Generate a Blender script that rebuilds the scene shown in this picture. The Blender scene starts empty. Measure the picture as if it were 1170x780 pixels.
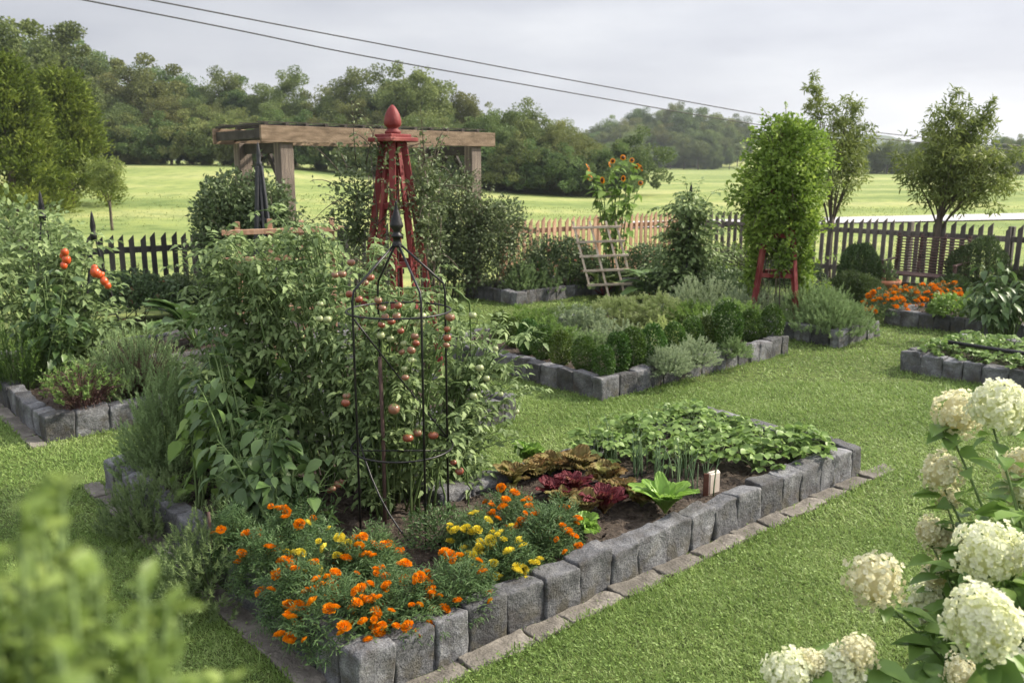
import bpy, bmesh, math, random
import numpy as np
from mathutils import Vector, Matrix, noise, Euler
random.seed(7); R = np.random.default_rng(11)
sc = bpy.context.scene
COL = sc.collection
PI = math.pi

# ------------------------------------------------------------------ survey of the site
# camera 2 m above the lawn; s runs along the right faces of the beds, t along their left faces
FPX, HY, CH = 990.0, 192.0, 2.0
PIT = math.atan((390-HY)/FPX)
A = math.radians(48.8)
U = np.array([math.sin(A), math.cos(A)]); V = np.array([-U[1], U[0]])
def st(s, t, z=0.0): return Vector((s*U[0]+t*V[0], s*U[1]+t*V[1], z))
def ray(px, py):
    dx = (px-585)/FPX; dy = -(py-390)/FPX
    return Vector((dx, math.cos(PIT)+dy*math.sin(PIT), -math.sin(PIT)+dy*math.cos(PIT)))
def g(px, py, z=0.0):
    d = ray(px, py); k = (z-CH)/d.z
    return Vector((d.x*k, d.y*k, z))
def P(px, py, Y):
    d = ray(px, py); k = Y/d.y
    return Vector((d.x*k, Y, CH+d.z*k))
def sm(a, b, x):
    k = np.clip((x-a)/(b-a), 0, 1); return k*k*(3-2*k)
def terr(x, y):
    x = np.asarray(x, float); y = np.asarray(y, float)
    az = x/np.maximum(y, 1.0)
    w = 0.12+0.88*sm(0.12, -0.34, az) if False else 0.12+0.88*(1-sm(-0.34, 0.12, az))
    z = 2.35*w*sm(19, 80, y)
    z = z+1.3*sm(75, 220, y)
    z = z+9*sm(205, 290, y)*sm(0.02, 0.12, az)*(1-sm(0.26, 0.34, az))
    z = z+0.10*np.sin(x*0.11+1.3)*np.sin(y*0.09)*sm(20, 40, y)
    return z
def tz(x, y): return float(terr(x, y))

# ------------------------------------------------------------------ mesh collector
class M:
    def __init__(s): s.v=[]; s.l=[]; s.c=[]; s.r=[]; s.m=[]; s.n=0
    def add(s, v, f, r=None, mat=0):
        v = np.asarray(v, float).reshape(-1, 3)
        if isinstance(f, np.ndarray): groups = [f]
        else:
            d = {}
            for q in f: d.setdefault(len(q), []).append(q)
            groups = [np.array(q) for q in d.values()]
        for q in groups:
            if len(q) == 0: continue
            s.l.append((q+s.n).ravel()); s.c.append(np.full(len(q), q.shape[1])); s.m.append(np.full(len(q), mat))
        s.v.append(v)
        if r is None: r = np.full(len(v), random.random())
        r = np.asarray(r, float)
        if r.ndim == 0: r = np.full(len(v), float(r))
        s.r.append(r); s.n += len(v)
        return s
    def mesh(s, name, mats, smooth=True):
        me = bpy.data.meshes.new(name)
        v = np.concatenate(s.v); l = np.concatenate(s.l); c = np.concatenate(s.c)
        me.vertices.add(len(v)); me.vertices.foreach_set('co', v.ravel())
        me.loops.add(len(l)); me.loops.foreach_set('vertex_index', l.astype(np.int32))
        me.polygons.add(len(c))
        me.polygons.foreach_set('loop_start', np.concatenate([[0], np.cumsum(c)[:-1]]).astype(np.int32))
        me.polygons.foreach_set('loop_total', c.astype(np.int32))
        me.polygons.foreach_set('material_index', np.concatenate(s.m).astype(np.int32))
        me.polygons.foreach_set('use_smooth', np.full(len(c), smooth))
        a = me.attributes.new('rnd', 'FLOAT', 'POINT'); a.data.foreach_set('value', np.concatenate(s.r).astype(np.float32))
        for m in (mats if isinstance(mats, (list, tuple)) else [mats]): me.materials.append(m)
        me.update(calc_edges=True); me.validate()
        return me
    def build(s, name, mats, parent=None, smooth=True, loc=None):
        o = bpy.data.objects.new(name, s.mesh(name, mats, smooth)); COL.objects.link(o)
        if parent: o.parent = parent
        if loc is not None: o.location = loc
        return o
def link(name, me, parent=None, loc=(0,0,0), rot=(0,0,0), scale=(1,1,1)):
    o = bpy.data.objects.new(name, me); COL.objects.link(o)
    o.location = loc; o.rotation_euler = rot; o.scale = scale if hasattr(scale, '__len__') else (scale,)*3
    if parent: o.parent = parent
    return o
def tag(o, label, cat, group=None, kind=None):
    if label: o['label'] = label
    if cat: o['category'] = cat
    if group: o['group'] = group
    if kind: o['kind'] = kind
    return o
def thing(name, label, cat, loc=(0,0,0), rz=0, group=None, scale=1):
    o = bpy.data.objects.new(name, None); COL.objects.link(o)
    o.location = loc; o.rotation_euler = (0,0,rz); o.scale = (scale,)*3
    o.empty_display_size = 0.1
    return tag(o, label, cat, group)
def dup(root, loc, rz=0, scale=None, label=None, group=None):
    r = root.copy(); COL.objects.link(r); r.location = loc; r.rotation_euler = (0,0,rz)
    if scale is not None: r.scale = scale if hasattr(scale, '__len__') else (scale,)*3
    if label: r['label'] = label
    if group: r['group'] = group
    for ch in list(root.children):
        c = ch.copy(); COL.objects.link(c); c.parent = r
        for h in list(ch.children):
            d = h.copy(); COL.objects.link(d); d.parent = c
    return r

# ------------------------------------------------------------------ shapes
def nrm(a): return a/np.maximum(np.linalg.norm(a, axis=-1, keepdims=True), 1e-9)
def rv(n): return nrm(R.normal(size=(n, 3)))
def tleaf(prof, fold=0.12, droop=0.25, wav=0.0):
    """leaf blade, 1 long along +Y, profile = [(t, halfwidth)], triangles"""
    v = []; f = []
    for i, (t, w) in enumerate(prof):
        z = -droop*t*t
        wv = wav*((i % 2)*2-1)
        v += [(-w, t, z+fold*w*2+wv), (0, t, z), (w, t, z+fold*w*2-wv)]
    for i in range(len(prof)-1):
        a = 3*i
        for k in (0, 1):
            f += [(a+k, a+k+1, a+k+4), (a+k, a+k+4, a+k+3)]
    return np.array(v, float), np.array(f)
OVATE = tleaf([(0, .02), (.18, .26), (.45, .33), (.75, .2), (1, .01)], .15, .3)
TOML = tleaf([(0, .02), (.15, .2), (.28, .3), (.36, .2), (.5, .27), (.62, .15), (.72, .17), (1, .0)], .15, .35)
SIMPLE = tleaf([(0, .03), (.45, .32), (1, .01)], .2, .2)
NARROW = tleaf([(0, .02), (.3, .12), (.7, .1), (1, .005)], .2, .35)
ROUND = tleaf([(0, .05), (.25, .38), (.6, .45), (.88, .28), (1, .04)], .12, .12, .03)
TOOTH = tleaf([(0, .04), (.2, .3), (.3, .27), (.45, .44), (.52, .38), (.68, .45), (.75, .36), (.88, .3), (.92, .2), (1, .03)], .2, .2)
PETAL = tleaf([(0, .1), (.5, .4), (.85, .42), (1, .25)], .1, -.25, .06)
BLADE = (np.array([(-.5, 0, 0), (.5, 0, 0), (.35, .55, -.06), (-.35, .55, -.06), (0, 1, -.28)], float), [(0, 1, 2, 3), (3, 2, 4)])
NEED = (np.array([(-.5, 0, 0), (.5, 0, 0), (.35, .6, 0), (0, 1, -.05), (-.35, .6, 0)], float), np.array([(0, 1, 2, 4), (4, 2, 3, 4)])[:, :4])
NEED = (np.array([(-.5, .0, 0), (0, -.0, .12), (.5, .0, 0), (0, 1, 0)], float), np.array([(0, 1, 3), (1, 2, 3)]))
CARD = (np.array([(0, 0, 0), (-.5, .4, .1), (0, 1, -.08), (.5, .45, .1)], float), np.array([(0, 3, 2, 1)]))
def place(T, O, Yd, L, W=None, upv=None, rnd=None, rollj=0.6):
    """N copies of template T at O, along Yd"""
    tv, tf = T; tv = np.asarray(tv); n = len(O); K = len(tv)
    O = np.asarray(O, float); Yd = nrm(np.asarray(Yd, float))
    L = np.broadcast_to(np.asarray(L, float), (n,)); W = L if W is None else np.broadcast_to(np.asarray(W, float), (n,))
    up = np.array([0, 0, 1.0]) if upv is None else np.asarray(upv, float)
    up = np.broadcast_to(up, (n, 3))+R.normal(size=(n, 3))*rollj
    X = nrm(np.cross(Yd, up)); Z = np.cross(X, Yd)
    v = (O[:, None, :]+X[:, None, :]*(tv[None, :, 0:1]*W[:, None, None])
         +Yd[:, None, :]*(tv[None, :, 1:2]*L[:, None, None])+Z[:, None, :]*(tv[None, :, 2:3]*L[:, None, None]))
    if rnd is None: rnd = R.random(n)
    r = np.repeat(rnd, K)
    off = (np.arange(n)*K)[:, None, None]
    if isinstance(tf, np.ndarray): f = (tf[None]+off).reshape(-1, tf.shape[1])
    else:
        out = []
        for q in tf: out += (np.array(q)[None]+(np.arange(n)*K)[:, None]).tolist()
        f = out
    return v.reshape(-1, 3), f, r
def tube(pts, rad, seg=6, cap=True):
    pts = np.array([tuple(p) for p in pts], float); n = len(pts)
    rad = np.broadcast_to(np.asarray(rad, float), (n,))
    d = np.gradient(pts, axis=0); d = nrm(d)
    ref = np.array([0, 0, 1.0]) if abs(d[0][2]) < .9 else np.array([1.0, 0, 0])
    x = nrm(np.cross(d[0], ref)); v = []
    for i in range(n):
        x = nrm(x-d[i]*np.dot(x, d[i])); y = np.cross(d[i], x)
        for k in range(seg):
            a = 2*PI*k/seg; v.append(pts[i]+(x*math.cos(a)+y*math.sin(a))*rad[i])
    f = [(i*seg+k, i*seg+(k+1) % seg, (i+1)*seg+(k+1) % seg, (i+1)*seg+k) for i in range(n-1) for k in range(seg)]
    if cap: f += [tuple(range(seg))[::-1], tuple(range((n-1)*seg, n*seg))]
    return np.array(v), f
def bez(a, b, c, n=8):
    a, b, c = [np.array(tuple(q), float) for q in (a, b, c)]; t = np.linspace(0, 1, n)[:, None]
    return (1-t)**2*a+2*t*(1-t)*b+t*t*c
def lathe(prof, seg=16, ctr=(0, 0, 0)):
    v = [(ctr[0]+r*math.cos(2*PI*k/seg), ctr[1]+r*math.sin(2*PI*k/seg), ctr[2]+z) for r, z in prof for k in range(seg)]
    f = [(i*seg+k, i*seg+(k+1) % seg, (i+1)*seg+(k+1) % seg, (i+1)*seg+k) for i in range(len(prof)-1) for k in range(seg)]
    return np.array(v), f
def box(cx, cy, cz, sx, sy, sz, bev=0.0):
    """box centred at c; bev chamfers its edges"""
    b = bmesh.new(); bmesh.ops.create_cube(b, size=1)
    for q in b.verts: q.co = Vector((q.co.x*sx, q.co.y*sy, q.co.z*sz))
    if bev: bmesh.ops.bevel(b, geom=b.edges[:], offset=bev, segments=1, affect='EDGES')
    b.verts.index_update()
    v = np.array([(q.co.x+cx, q.co.y+cy, q.co.z+cz) for q in b.verts]); f = [tuple(w.index for w in q.verts) for q in b.faces]
    b.free(); return v, f
def xf(vf, rot=None, loc=None):
    v, f = vf; v = np.asarray(v)
    if rot is not None: v = v@np.array(rot.to_3x3()).T
    if loc is not None: v = v+np.array(tuple(loc))
    return v, f
def bar(a, b, w, h, bev=0.0, upv=(0, 0, 1)):
    """timber bar of section w x h from a to b"""
    a = Vector(a); b = Vector(b); d = (b-a); L = d.length; d.normalize()
    x = d.cross(Vector(upv)); x.normalize(); z = x.cross(d)
    v, f = box(0, 0, 0, w, L, h, bev)
    m = np.array([tuple(x), tuple(d), tuple(z)]); c = (a+b)/2
    return v@m+np.array(tuple(c)), f
def lump(d, seed, amp=.25, fr=2.2):
    """smooth bumpy radius multiplier for unit directions d"""
    rr = np.random.default_rng(seed); out = np.zeros(len(d))
    for k in range(7):
        w = rr.normal(size=3)*fr*(1+k*.45); out += np.sin(d@w+rr.random()*6.28)/(1+k*.45)
    return 1+amp*out/1.8

# ------------------------------------------------------------------ materials
def nmat(name):
    m = bpy.data.materials.new(name); m.use_nodes = True; nt = m.node_tree; nt.nodes.clear()
    return m, nt, nt.nodes.new, nt.links.new
def ramp(nt, cols, pos=None):
    r = nt.nodes.new('ShaderNodeValToRGB'); e = r.color_ramp.elements
    pos = pos or [i/(len(cols)-1) for i in range(len(cols))]
    while len(e) < len(cols): e.new(.5)
    for q, c, p in zip(e, cols, pos): q.position = p; q.color = (*c, 1)
    return r
def leafmat(name, cols, transl=.3, rough=.55, spec=.3, objvar=0.0, nscale=9, namp=.35):
    m, nt, N, L = nmat(name)
    at = N('ShaderNodeAttribute'); at.attribute_name = 'rnd'
    tc = N('ShaderNodeTexCoord'); no = N('ShaderNodeTexNoise'); no.inputs['Scale'].default_value = nscale; no.inputs['Detail'].default_value = 2
    L(tc.outputs['Object'], no.inputs['Vector'])
    mx = N('ShaderNodeMath'); mx.operation = 'MULTIPLY_ADD'; mx.inputs[1].default_value = namp*2
    L(no.outputs['Fac'], mx.inputs[0])
    ad = N('ShaderNodeMath'); ad.operation = 'MULTIPLY_ADD'; ad.inputs[1].default_value = 1-namp; ad.inputs[2].default_value = -namp*.5
    L(at.outputs['Fac'], ad.inputs[0]); L(ad.outputs[0], mx.inputs[2])
    if 'petal' not in name and 'tomato' not in name.replace('tomato_leaf', '') and 'blades' not in name: cols = [tuple(min(.8, q*1.25) for q in c) for c in cols]
    r = ramp(nt, cols); L(mx.outputs[0], r.inputs[0]); col = r.outputs[0]
    if objvar:
        oi = N('ShaderNodeObjectInfo'); hs = N('ShaderNodeHueSaturation')
        m1 = N('ShaderNodeMapRange'); m1.inputs['To Min'].default_value = .5-objvar*.10; m1.inputs['To Max'].default_value = .5+objvar*.06
        m2 = N('ShaderNodeMapRange'); m2.inputs['To Min'].default_value = 1-objvar*.5; m2.inputs['To Max'].default_value = 1+objvar*.6
        fr = N('ShaderNodeMath'); fr.operation = 'FRACT'; f2 = N('ShaderNodeMath'); f2.operation = 'MULTIPLY'; f2.inputs[1].default_value = 7.31
        L(oi.outputs['Random'], m1.inputs[0]); L(oi.outputs['Random'], f2.inputs[0]); L(f2.outputs[0], fr.inputs[0]); L(fr.outputs[0], m2.inputs[0])
        L(m1.outputs[0], hs.inputs['Hue']); L(m2.outputs[0], hs.inputs['Value']); L(col, hs.inputs['Color']); col = hs.outputs[0]
    b = N('ShaderNodeBsdfPrincipled'); b.inputs['Roughness'].default_value = rough; b.inputs['Specular IOR Level'].default_value = spec
    L(col, b.inputs['Base Color'])
    t = N('ShaderNodeBsdfTranslucent'); L(col, t.inputs['Color'])
    ms = N('ShaderNodeMixShader'); ms.inputs[0].default_value = transl; L(b.outputs[0], ms.inputs[1]); L(t.outputs[0], ms.inputs[2])
    o = N('ShaderNodeOutputMaterial'); L(ms.outputs[0], o.inputs[0])
    return m
def solid(name, cols, scale=8, rough=.7, bump=.0, bscale=40, spec=.4, metal=0, stretch=(1, 1, 1), objvar=0, detail=4):
    m, nt, N, L = nmat(name)
    tc = N('ShaderNodeTexCoord'); mp = N('ShaderNodeMapping'); mp.inputs['Scale'].default_value = stretch
    L(tc.outputs['Object'], mp.inputs[0])
    no = N('ShaderNodeTexNoise'); no.inputs['Scale'].default_value = scale; no.inputs['Detail'].default_value = detail; L(mp.outputs[0], no.inputs[0])
    r = ramp(nt, cols, [.28+.44*i/max(1, len(cols)-1) for i in range(len(cols))]); L(no.outputs['Fac'], r.inputs[0]); col = r.outputs[0]
    if objvar:
        oi = N('ShaderNodeObjectInfo'); hs = N('ShaderNodeHueSaturation'); m2 = N('ShaderNodeMapRange')
        m2.inputs['To Min'].default_value = 1-objvar; m2.inputs['To Max'].default_value = 1+objvar
        L(oi.outputs['Random'], m2.inputs[0]); L(m2.outputs[0], hs.inputs['Value']); L(col, hs.inputs['Color']); col = hs.outputs[0]
    b = N('ShaderNodeBsdfPrincipled'); b.inputs['Roughness'].default_value = rough; b.inputs['Specular IOR Level'].default_value = spec; b.inputs['Metallic'].default_value = metal
    L(col, b.inputs['Base Color'])
    if bump:
        n2 = N('ShaderNodeTexNoise'); n2.inputs['Scale'].default_value = bscale; n2.inputs['Detail'].default_value = 5; L(mp.outputs[0], n2.inputs[0])
        bu = N('ShaderNodeBump'); bu.inputs['Strength'].default_value = bump; bu.inputs['Distance'].default_value = .02; L(n2.outputs['Fac'], bu.inputs['Height']); L(bu.outputs[0], b.inputs['Normal'])
    o = N('ShaderNodeOutputMaterial'); L(b.outputs[0], o.inputs[0])
    return m
def granite():
    m, nt, N, L = nmat('granite')
    tc = N('ShaderNodeTexCoord'); oi = N('ShaderNodeObjectInfo')
    ad = N('ShaderNodeVectorMath'); ad.operation = 'ADD'; sc_ = N('ShaderNodeMath'); sc_.operation = 'MULTIPLY'; sc_.inputs[1].default_value = 40
    L(oi.outputs['Random'], sc_.inputs[0]); L(tc.outputs['Object'], ad.inputs[0]); L(sc_.outputs[0], ad.inputs[1])
    n1 = N('ShaderNodeTexNoise'); n1.inputs['Scale'].default_value = 7; n1.inputs['Detail'].default_value = 5; n1.inputs['Roughness'].default_value = .65
    n2 = N('ShaderNodeTexNoise'); n2.inputs['Scale'].default_value = 150; n2.inputs['Detail'].default_value = 2
    n3 = N('ShaderNodeTexNoise'); n3.inputs['Scale'].default_value = 28; n3.inputs['Detail'].default_value = 6; n3.inputs['Roughness'].default_value = .7
    for n in (n1, n2, n3): L(ad.outputs[0], n.inputs[0])
    r1 = ramp(nt, [(.115, .105, .10), (.155, .155, .165), (.24, .245, .26), (.40, .40, .41)], [.32, .44, .56, .7]); L(n1.outputs['Fac'], r1.inputs[0])
    r2 = ramp(nt, [(.5, .5, .52), (1, 1, 1), (1.35, 1.35, 1.35)], [.36, .5, .66]); L(n2.outputs['Fac'], r2.inputs[0])
    mu = N('ShaderNodeMix'); mu.data_type = 'RGBA'; mu.blend_type = 'MULTIPLY'; mu.inputs[0].default_value = .8
    L(r1.outputs[0], mu.inputs[6]); L(r2.outputs[0], mu.inputs[7])
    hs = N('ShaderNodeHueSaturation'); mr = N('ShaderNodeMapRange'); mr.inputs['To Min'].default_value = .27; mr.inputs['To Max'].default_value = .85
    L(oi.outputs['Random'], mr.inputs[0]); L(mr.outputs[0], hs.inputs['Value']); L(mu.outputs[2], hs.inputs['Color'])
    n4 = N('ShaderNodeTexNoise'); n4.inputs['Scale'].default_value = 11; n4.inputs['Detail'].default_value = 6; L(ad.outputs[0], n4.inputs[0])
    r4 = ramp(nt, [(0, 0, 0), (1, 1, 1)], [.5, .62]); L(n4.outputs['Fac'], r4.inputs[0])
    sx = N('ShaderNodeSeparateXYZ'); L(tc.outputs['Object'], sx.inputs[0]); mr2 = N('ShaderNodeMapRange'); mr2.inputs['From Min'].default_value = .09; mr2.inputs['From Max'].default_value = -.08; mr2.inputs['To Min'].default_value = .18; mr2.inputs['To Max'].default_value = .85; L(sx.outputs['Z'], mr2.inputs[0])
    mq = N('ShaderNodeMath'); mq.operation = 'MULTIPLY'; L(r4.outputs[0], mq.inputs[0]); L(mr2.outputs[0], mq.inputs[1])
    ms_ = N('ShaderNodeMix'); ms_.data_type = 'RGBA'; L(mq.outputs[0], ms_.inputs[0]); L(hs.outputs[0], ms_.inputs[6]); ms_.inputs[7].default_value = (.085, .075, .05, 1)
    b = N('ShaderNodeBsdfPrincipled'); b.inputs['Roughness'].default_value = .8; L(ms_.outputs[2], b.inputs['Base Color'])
    bu = N('ShaderNodeBump'); bu.inputs['Strength'].default_value = 1; bu.inputs['Distance'].default_value = .02; L(n3.outputs['Fac'], bu.inputs['Height']); L(bu.outputs[0], b.inputs['Normal'])
    o = N('ShaderNodeOutputMaterial'); L(b.outputs[0], o.inputs[0]); return m
def ground_mat():
    m, nt, N, L = nmat('grass_ground')
    ge = N('ShaderNodeNewGeometry')
    def dot(vec):
        d = N('ShaderNodeVectorMath'); d.operation = 'DOT_PRODUCT'; d.inputs[1].default_value = vec; L(ge.outputs['Position'], d.inputs[0]); return d.outputs['Value']
    def noi(scale, det=4, st=(1, 1, 1)):
        mp = N('ShaderNodeMapping'); mp.inputs['Scale'].default_value = st; L(ge.outputs['Position'], mp.inputs[0])
        n = N('ShaderNodeTexNoise'); n.inputs['Scale'].default_value = scale; n.inputs['Detail'].default_value = det; L(mp.outputs[0], n.inputs[0]); return n.outputs['Fac']
    def lt(v, k):
        c = N('ShaderNodeMath'); c.operation = 'LESS_THAN'; c.inputs[1].default_value = k; L(v, c.inputs[0]); return c.outputs[0]
    a = lt(dot((U[0], U[1], 0)), 14.7); b_ = lt(dot((V[0], V[1], 0)), 12.2)
    mm = N('ShaderNodeMath'); mm.operation = 'MULTIPLY'; L(a, mm.inputs[0]); L(b_, mm.inputs[1])
    lawn = ramp(nt, [(.04, .055, .018), (.08, .11, .03), (.12, .15, .05)], [.3, .5, .7]); L(noi(14, 6), lawn.inputs[0])
    f1 = ramp(nt, [(.16, .215, .07), (.245, .295, .10), (.34, .355, .15)], [.36, .5, .64]); L(noi(.10, 5, (.5, 1.2, 1)), f1.inputs[0])
    f2 = ramp(nt, [(.6, .68, .6), (1, 1, 1), (1.2, 1.12, 1.0)], [.36, .5, .66]); L(noi(1.6, 6, (.8, 1, 1)), f2.inputs[0])
    fm = N('ShaderNodeMix'); fm.data_type = 'RGBA'; fm.blend_type = 'MULTIPLY'; fm.inputs[0].default_value = .7; L(f1.outputs[0], fm.inputs[6]); L(f2.outputs[0], fm.inputs[7])
    mx = N('ShaderNodeMix'); mx.data_type = 'RGBA'; L(mm.outputs[0], mx.inputs[0]); L(fm.outputs[2], mx.inputs[6]); L(lawn.outputs[0], mx.inputs[7])
    b = N('ShaderNodeBsdfPrincipled'); b.inputs['Roughness'].default_value = .9; b.inputs['Specular IOR Level'].default_value = .1; L(mx.outputs[2], b.inputs['Base Color'])
    bu = N('ShaderNodeBump'); bu.inputs['Strength'].default_value = .6; bu.inputs['Distance'].default_value = .06; L(noi(9, 6), bu.inputs['Height']); L(bu.outputs[0], b.inputs['Normal'])
    o = N('ShaderNodeOutputMaterial'); L(b.outputs[0], o.inputs[0]); return m

MT = {}
MT['granite'] = granite()
MT['soil'] = solid('soil', [(.022, .015, .010), (.05, .036, .026), (.10, .078, .06)], 30, .95, .9, 60)
MT['paver'] = solid('paver_stone', [(.10, .09, .075), (.16, .145, .125), (.23, .21, .18)], 14, .85, .6, 60, objvar=.25)
MT['grass'] = leafmat('grass_blades', [(.09, .155, .03), (.19, .29, .075), (.31, .415, .13), (.44, .52, .25)], .35, .5, .25, nscale=1.3, namp=.45)
MT['tomato'] = leafmat('tomato_leaf', [(.05, .085, .035), (.15, .21, .08), (.31, .39, .16)], .3, .55, .3, nscale=3, namp=.5)
MT['broad'] = leafmat('broad_leaf', [(.035, .065, .025), (.075, .13, .04), (.13, .20, .06)], .25, .42, .4, nscale=4)
MT['light'] = leafmat('light_leaf', [(.09, .16, .03), (.15, .24, .05), (.23, .32, .09)], .4, .5, .3, nscale=4)
MT['dark'] = leafmat('dark_leaf', [(.03, .05, .018), (.06, .095, .03), (.11, .155, .05)], .2, .5, .35, nscale=3, objvar=.3)
MT['box'] = leafmat('boxwood_leaf', [(.022, .05, .010), (.055, .11, .018), (.12, .20, .035)], .2, .45, .3, nscale=6, objvar=.3)
MT['marig'] = leafmat('marigold_leaf', [(.03, .06, .02), (.06, .11, .035), (.11, .165, .06)], .2, .5, .3, nscale=5)
MT['silver'] = leafmat('silver_leaf', [(.17, .22, .13), (.28, .34, .2), (.42, .48, .32)], .25, .65, .2, nscale=4)
MT['varieg'] = leafmat('variegated_leaf', [(.25, .32, .10), (.42, .48, .2), (.62, .62, .36)], .3, .6, .2, nscale=5)
MT['lav'] = leafmat('lavender_leaf', [(.08, .12, .045), (.19, .27, .11), (.34, .43, .21)], .25, .6, .2, nscale=4)
MT['purple'] = leafmat('purple_stem', [(.06, .03, .032), (.11, .06, .055), (.12, .12, .06)], .15, .6, .2)
MT['vine'] = leafmat('vine_leaf', [(.05, .09, .015), (.18, .27, .045), (.40, .50, .10)], .4, .5, .3, nscale=1.8, namp=.6)
MT['rose'] = leafmat('rose_leaf', [(.045, .07, .03), (.095, .14, .06), (.18, .23, .11)], .25, .5, .35, nscale=2, objvar=.3)
MT['fruit_tree'] = leafmat('fruit_tree_leaf', [(.07, .10, .03), (.15, .19, .05), (.28, .31, .08)], .4, .5, .3, nscale=1.5, namp=.5)
MT['wood_far'] = leafmat('wood_leaf', [(.05, .075, .03), (.115, .155, .055), (.21, .25, .09)], .3, .7, .15, objvar=.45, nscale=.35, namp=.6)
MT['cedar'] = leafmat('cedar_leaf', [(.055, .085, .018), (.12, .16, .03), (.25, .28, .06)], .2, .7, .1, nscale=.8, namp=.5)
MT['straw'] = leafmat('strawberry_leaf', [(.09, .15, .04), (.16, .25, .065), (.25, .345, .11)], .35, .45, .3, nscale=6)
MT['red_let'] = leafmat('red_lettuce', [(.07, .010, .022), (.14, .03, .035), (.16, .17, .05)], .3, .6, .18, nscale=14)
MT['bronze_let'] = leafmat('bronze_lettuce', [(.17, .06, .03), (.19, .17, .06), (.19, .30, .07)], .3, .6, .18, nscale=14)
MT['green_let'] = leafmat('green_lettuce', [(.14, .25, .04), (.20, .34, .06), (.30, .42, .12)], .35, .4, .35, nscale=12)
MT['leek'] = leafmat('leek_leaf', [(.08, .14, .07), (.13, .20, .10), (.2, .27, .15)], .2, .4, .3)
MT['stem'] = leafmat('green_stem', [(.06, .10, .03), (.10, .15, .05), (.13, .17, .07)], .05, .6, .2)
MT['orange'] = leafmat('orange_petal', [(.66, .15, .003), (.82, .26, .005), (.88, .40, .012)], .25, .6, .1, nscale=30)
MT['yellow'] = leafmat('yellow_petal', [(.72, .55, .02), (.80, .66, .05), (.85, .76, .18)], .25, .6, .1, nscale=30)
MT['hyd'] = leafmat('hydrangea_petal', [(.70, .74, .42), (.84, .86, .62), (.92, .92, .80)], .42, .7, .1, nscale=14)
MT['hyd_old'] = leafmat('hydrangea_petal_tan', [(.68, .63, .40), (.82, .79, .55), (.90, .89, .72)], .42, .7, .1, nscale=14)
MT['hyd_leaf'] = leafmat('hydrangea_leaf', [(.07, .13, .03), (.13, .22, .05), (.21, .31, .08)], .35, .45, .35, nscale=6)
MT['pink'] = leafmat('pink_petal', [(.6, .25, .2), (.7, .35, .25)], .3, .6, .1)
MT['shrubfg'] = leafmat('young_shrub_leaf', [(.09, .14, .035), (.17, .24, .055), (.30, .37, .11)], .45, .45, .3, nscale=8)
MT['bark'] = solid('bark', [(.05, .04, .03), (.10, .08, .062), (.17, .14, .11)], 9, .9, .8, 30, stretch=(1, 1, .25))
MT['fence'] = solid('weathered_fence', [(.07, .06, .058), (.125, .11, .10), (.19, .165, .15)], 6, .8, .4, 50, stretch=(3, 3, .4), objvar=.35)
MT['fence_shaded'] = solid('shaded_fence', [(.02, .02, .02), (.04, .038, .036), (.07, .065, .06)], 6, .8, .4, 50, stretch=(3, 3, .4), objvar=.3)  # fence colour taken down to near black, shade painted into the pickets
MT['rawwood'] = solid('raw_wood', [(.30, .16, .09), (.46, .27, .17), (.56, .38, .27)], 6, .75, .3, 50, stretch=(3, 3, .4), objvar=.3)
MT['beam'] = solid('pergola_timber', [(.13, .09, .055), (.24, .17, .11), (.34, .25, .17)], 7, .8, .5, 40, stretch=(.5, 1, 3), objvar=.15)
MT['postw'] = solid('post_timber', [(.10, .08, .065), (.2, .16, .13), (.3, .24, .19)], 7, .8, .5, 40, stretch=(3, 3, .3), objvar=.15)
MT['beam_shaded'] = solid('shaded_timber', [(.03, .025, .02), (.05, .042, .036), (.08, .07, .06)], 7, .8, .5, 40, stretch=(1, 1, 1))  # pergola timber again, with the shade under the roof put into its colour
MT['red'] = solid('red_paint', [(.13, .02, .021), (.20, .032, .032), (.29, .085, .07)], 9, .6, .25, 30, spec=.3, stretch=(1, 1, .5))
MT['iron'] = solid('black_iron', [(.008, .008, .009), (.016, .016, .018), (.03, .028, .026)], 20, .4, .1, 80, spec=.5, metal=.3)
MT['darkgrey'] = solid('dark_grey_paint', [(.02, .022, .026), (.035, .037, .042), (.05, .05, .055)], 20, .5, .1, 80)
MT['lattice'] = solid('weathered_lattice', [(.38, .30, .22), (.52, .43, .34), (.62, .54, .45)], 12, .8, .2, 60, objvar=.15)
MT['brownslat'] = solid('brown_slat', [(.06, .035, .03), (.11, .065, .055), (.16, .10, .085)], 12, .7, .2, 60)
MT['terracotta'] = solid('terracotta', [(.36, .13, .07), (.46, .19, .10), (.52, .27, .17)], 14, .8, .3, 60)
MT['stake'] = solid('brown_stake', [(.06, .035, .03), (.10, .06, .05)], 20, .8)
MT['rust'] = solid('rusty_metal', [(.07, .025, .015), (.13, .05, .03)], 30, .8)
MT['white'] = solid('pale_wood', [(.5, .42, .34), (.68, .6, .52)], 20, .7)
MT['hose'] = solid('black_hose', [(.008, .008, .01), (.02, .02, .022)], 20, .45)
MT['gravel'] = solid('gravel_road', [(.38, .37, .38), (.47, .46, .47), (.55, .54, .55)], 3, .95, .4, 40)
MT['wire'] = solid('wire_sheath', [(.02, .02, .022), (.03, .03, .032)], 4, .6)
def fruitmat(name, cols): return leafmat(name, cols, .05, .28, .5, nscale=14)
MT['t_red'] = fruitmat('ripe_tomato', [(.24, .15, .06), (.26, .07, .04), (.22, .04, .025)])
MT['t_brown'] = fruitmat('brown_tomato', [(.17, .14, .07), (.26, .12, .075), (.30, .13, .08)])
MT['t_green'] = fruitmat('unripe_tomato', [(.22, .27, .11), (.36, .40, .2), (.46, .46, .28)])
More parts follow.
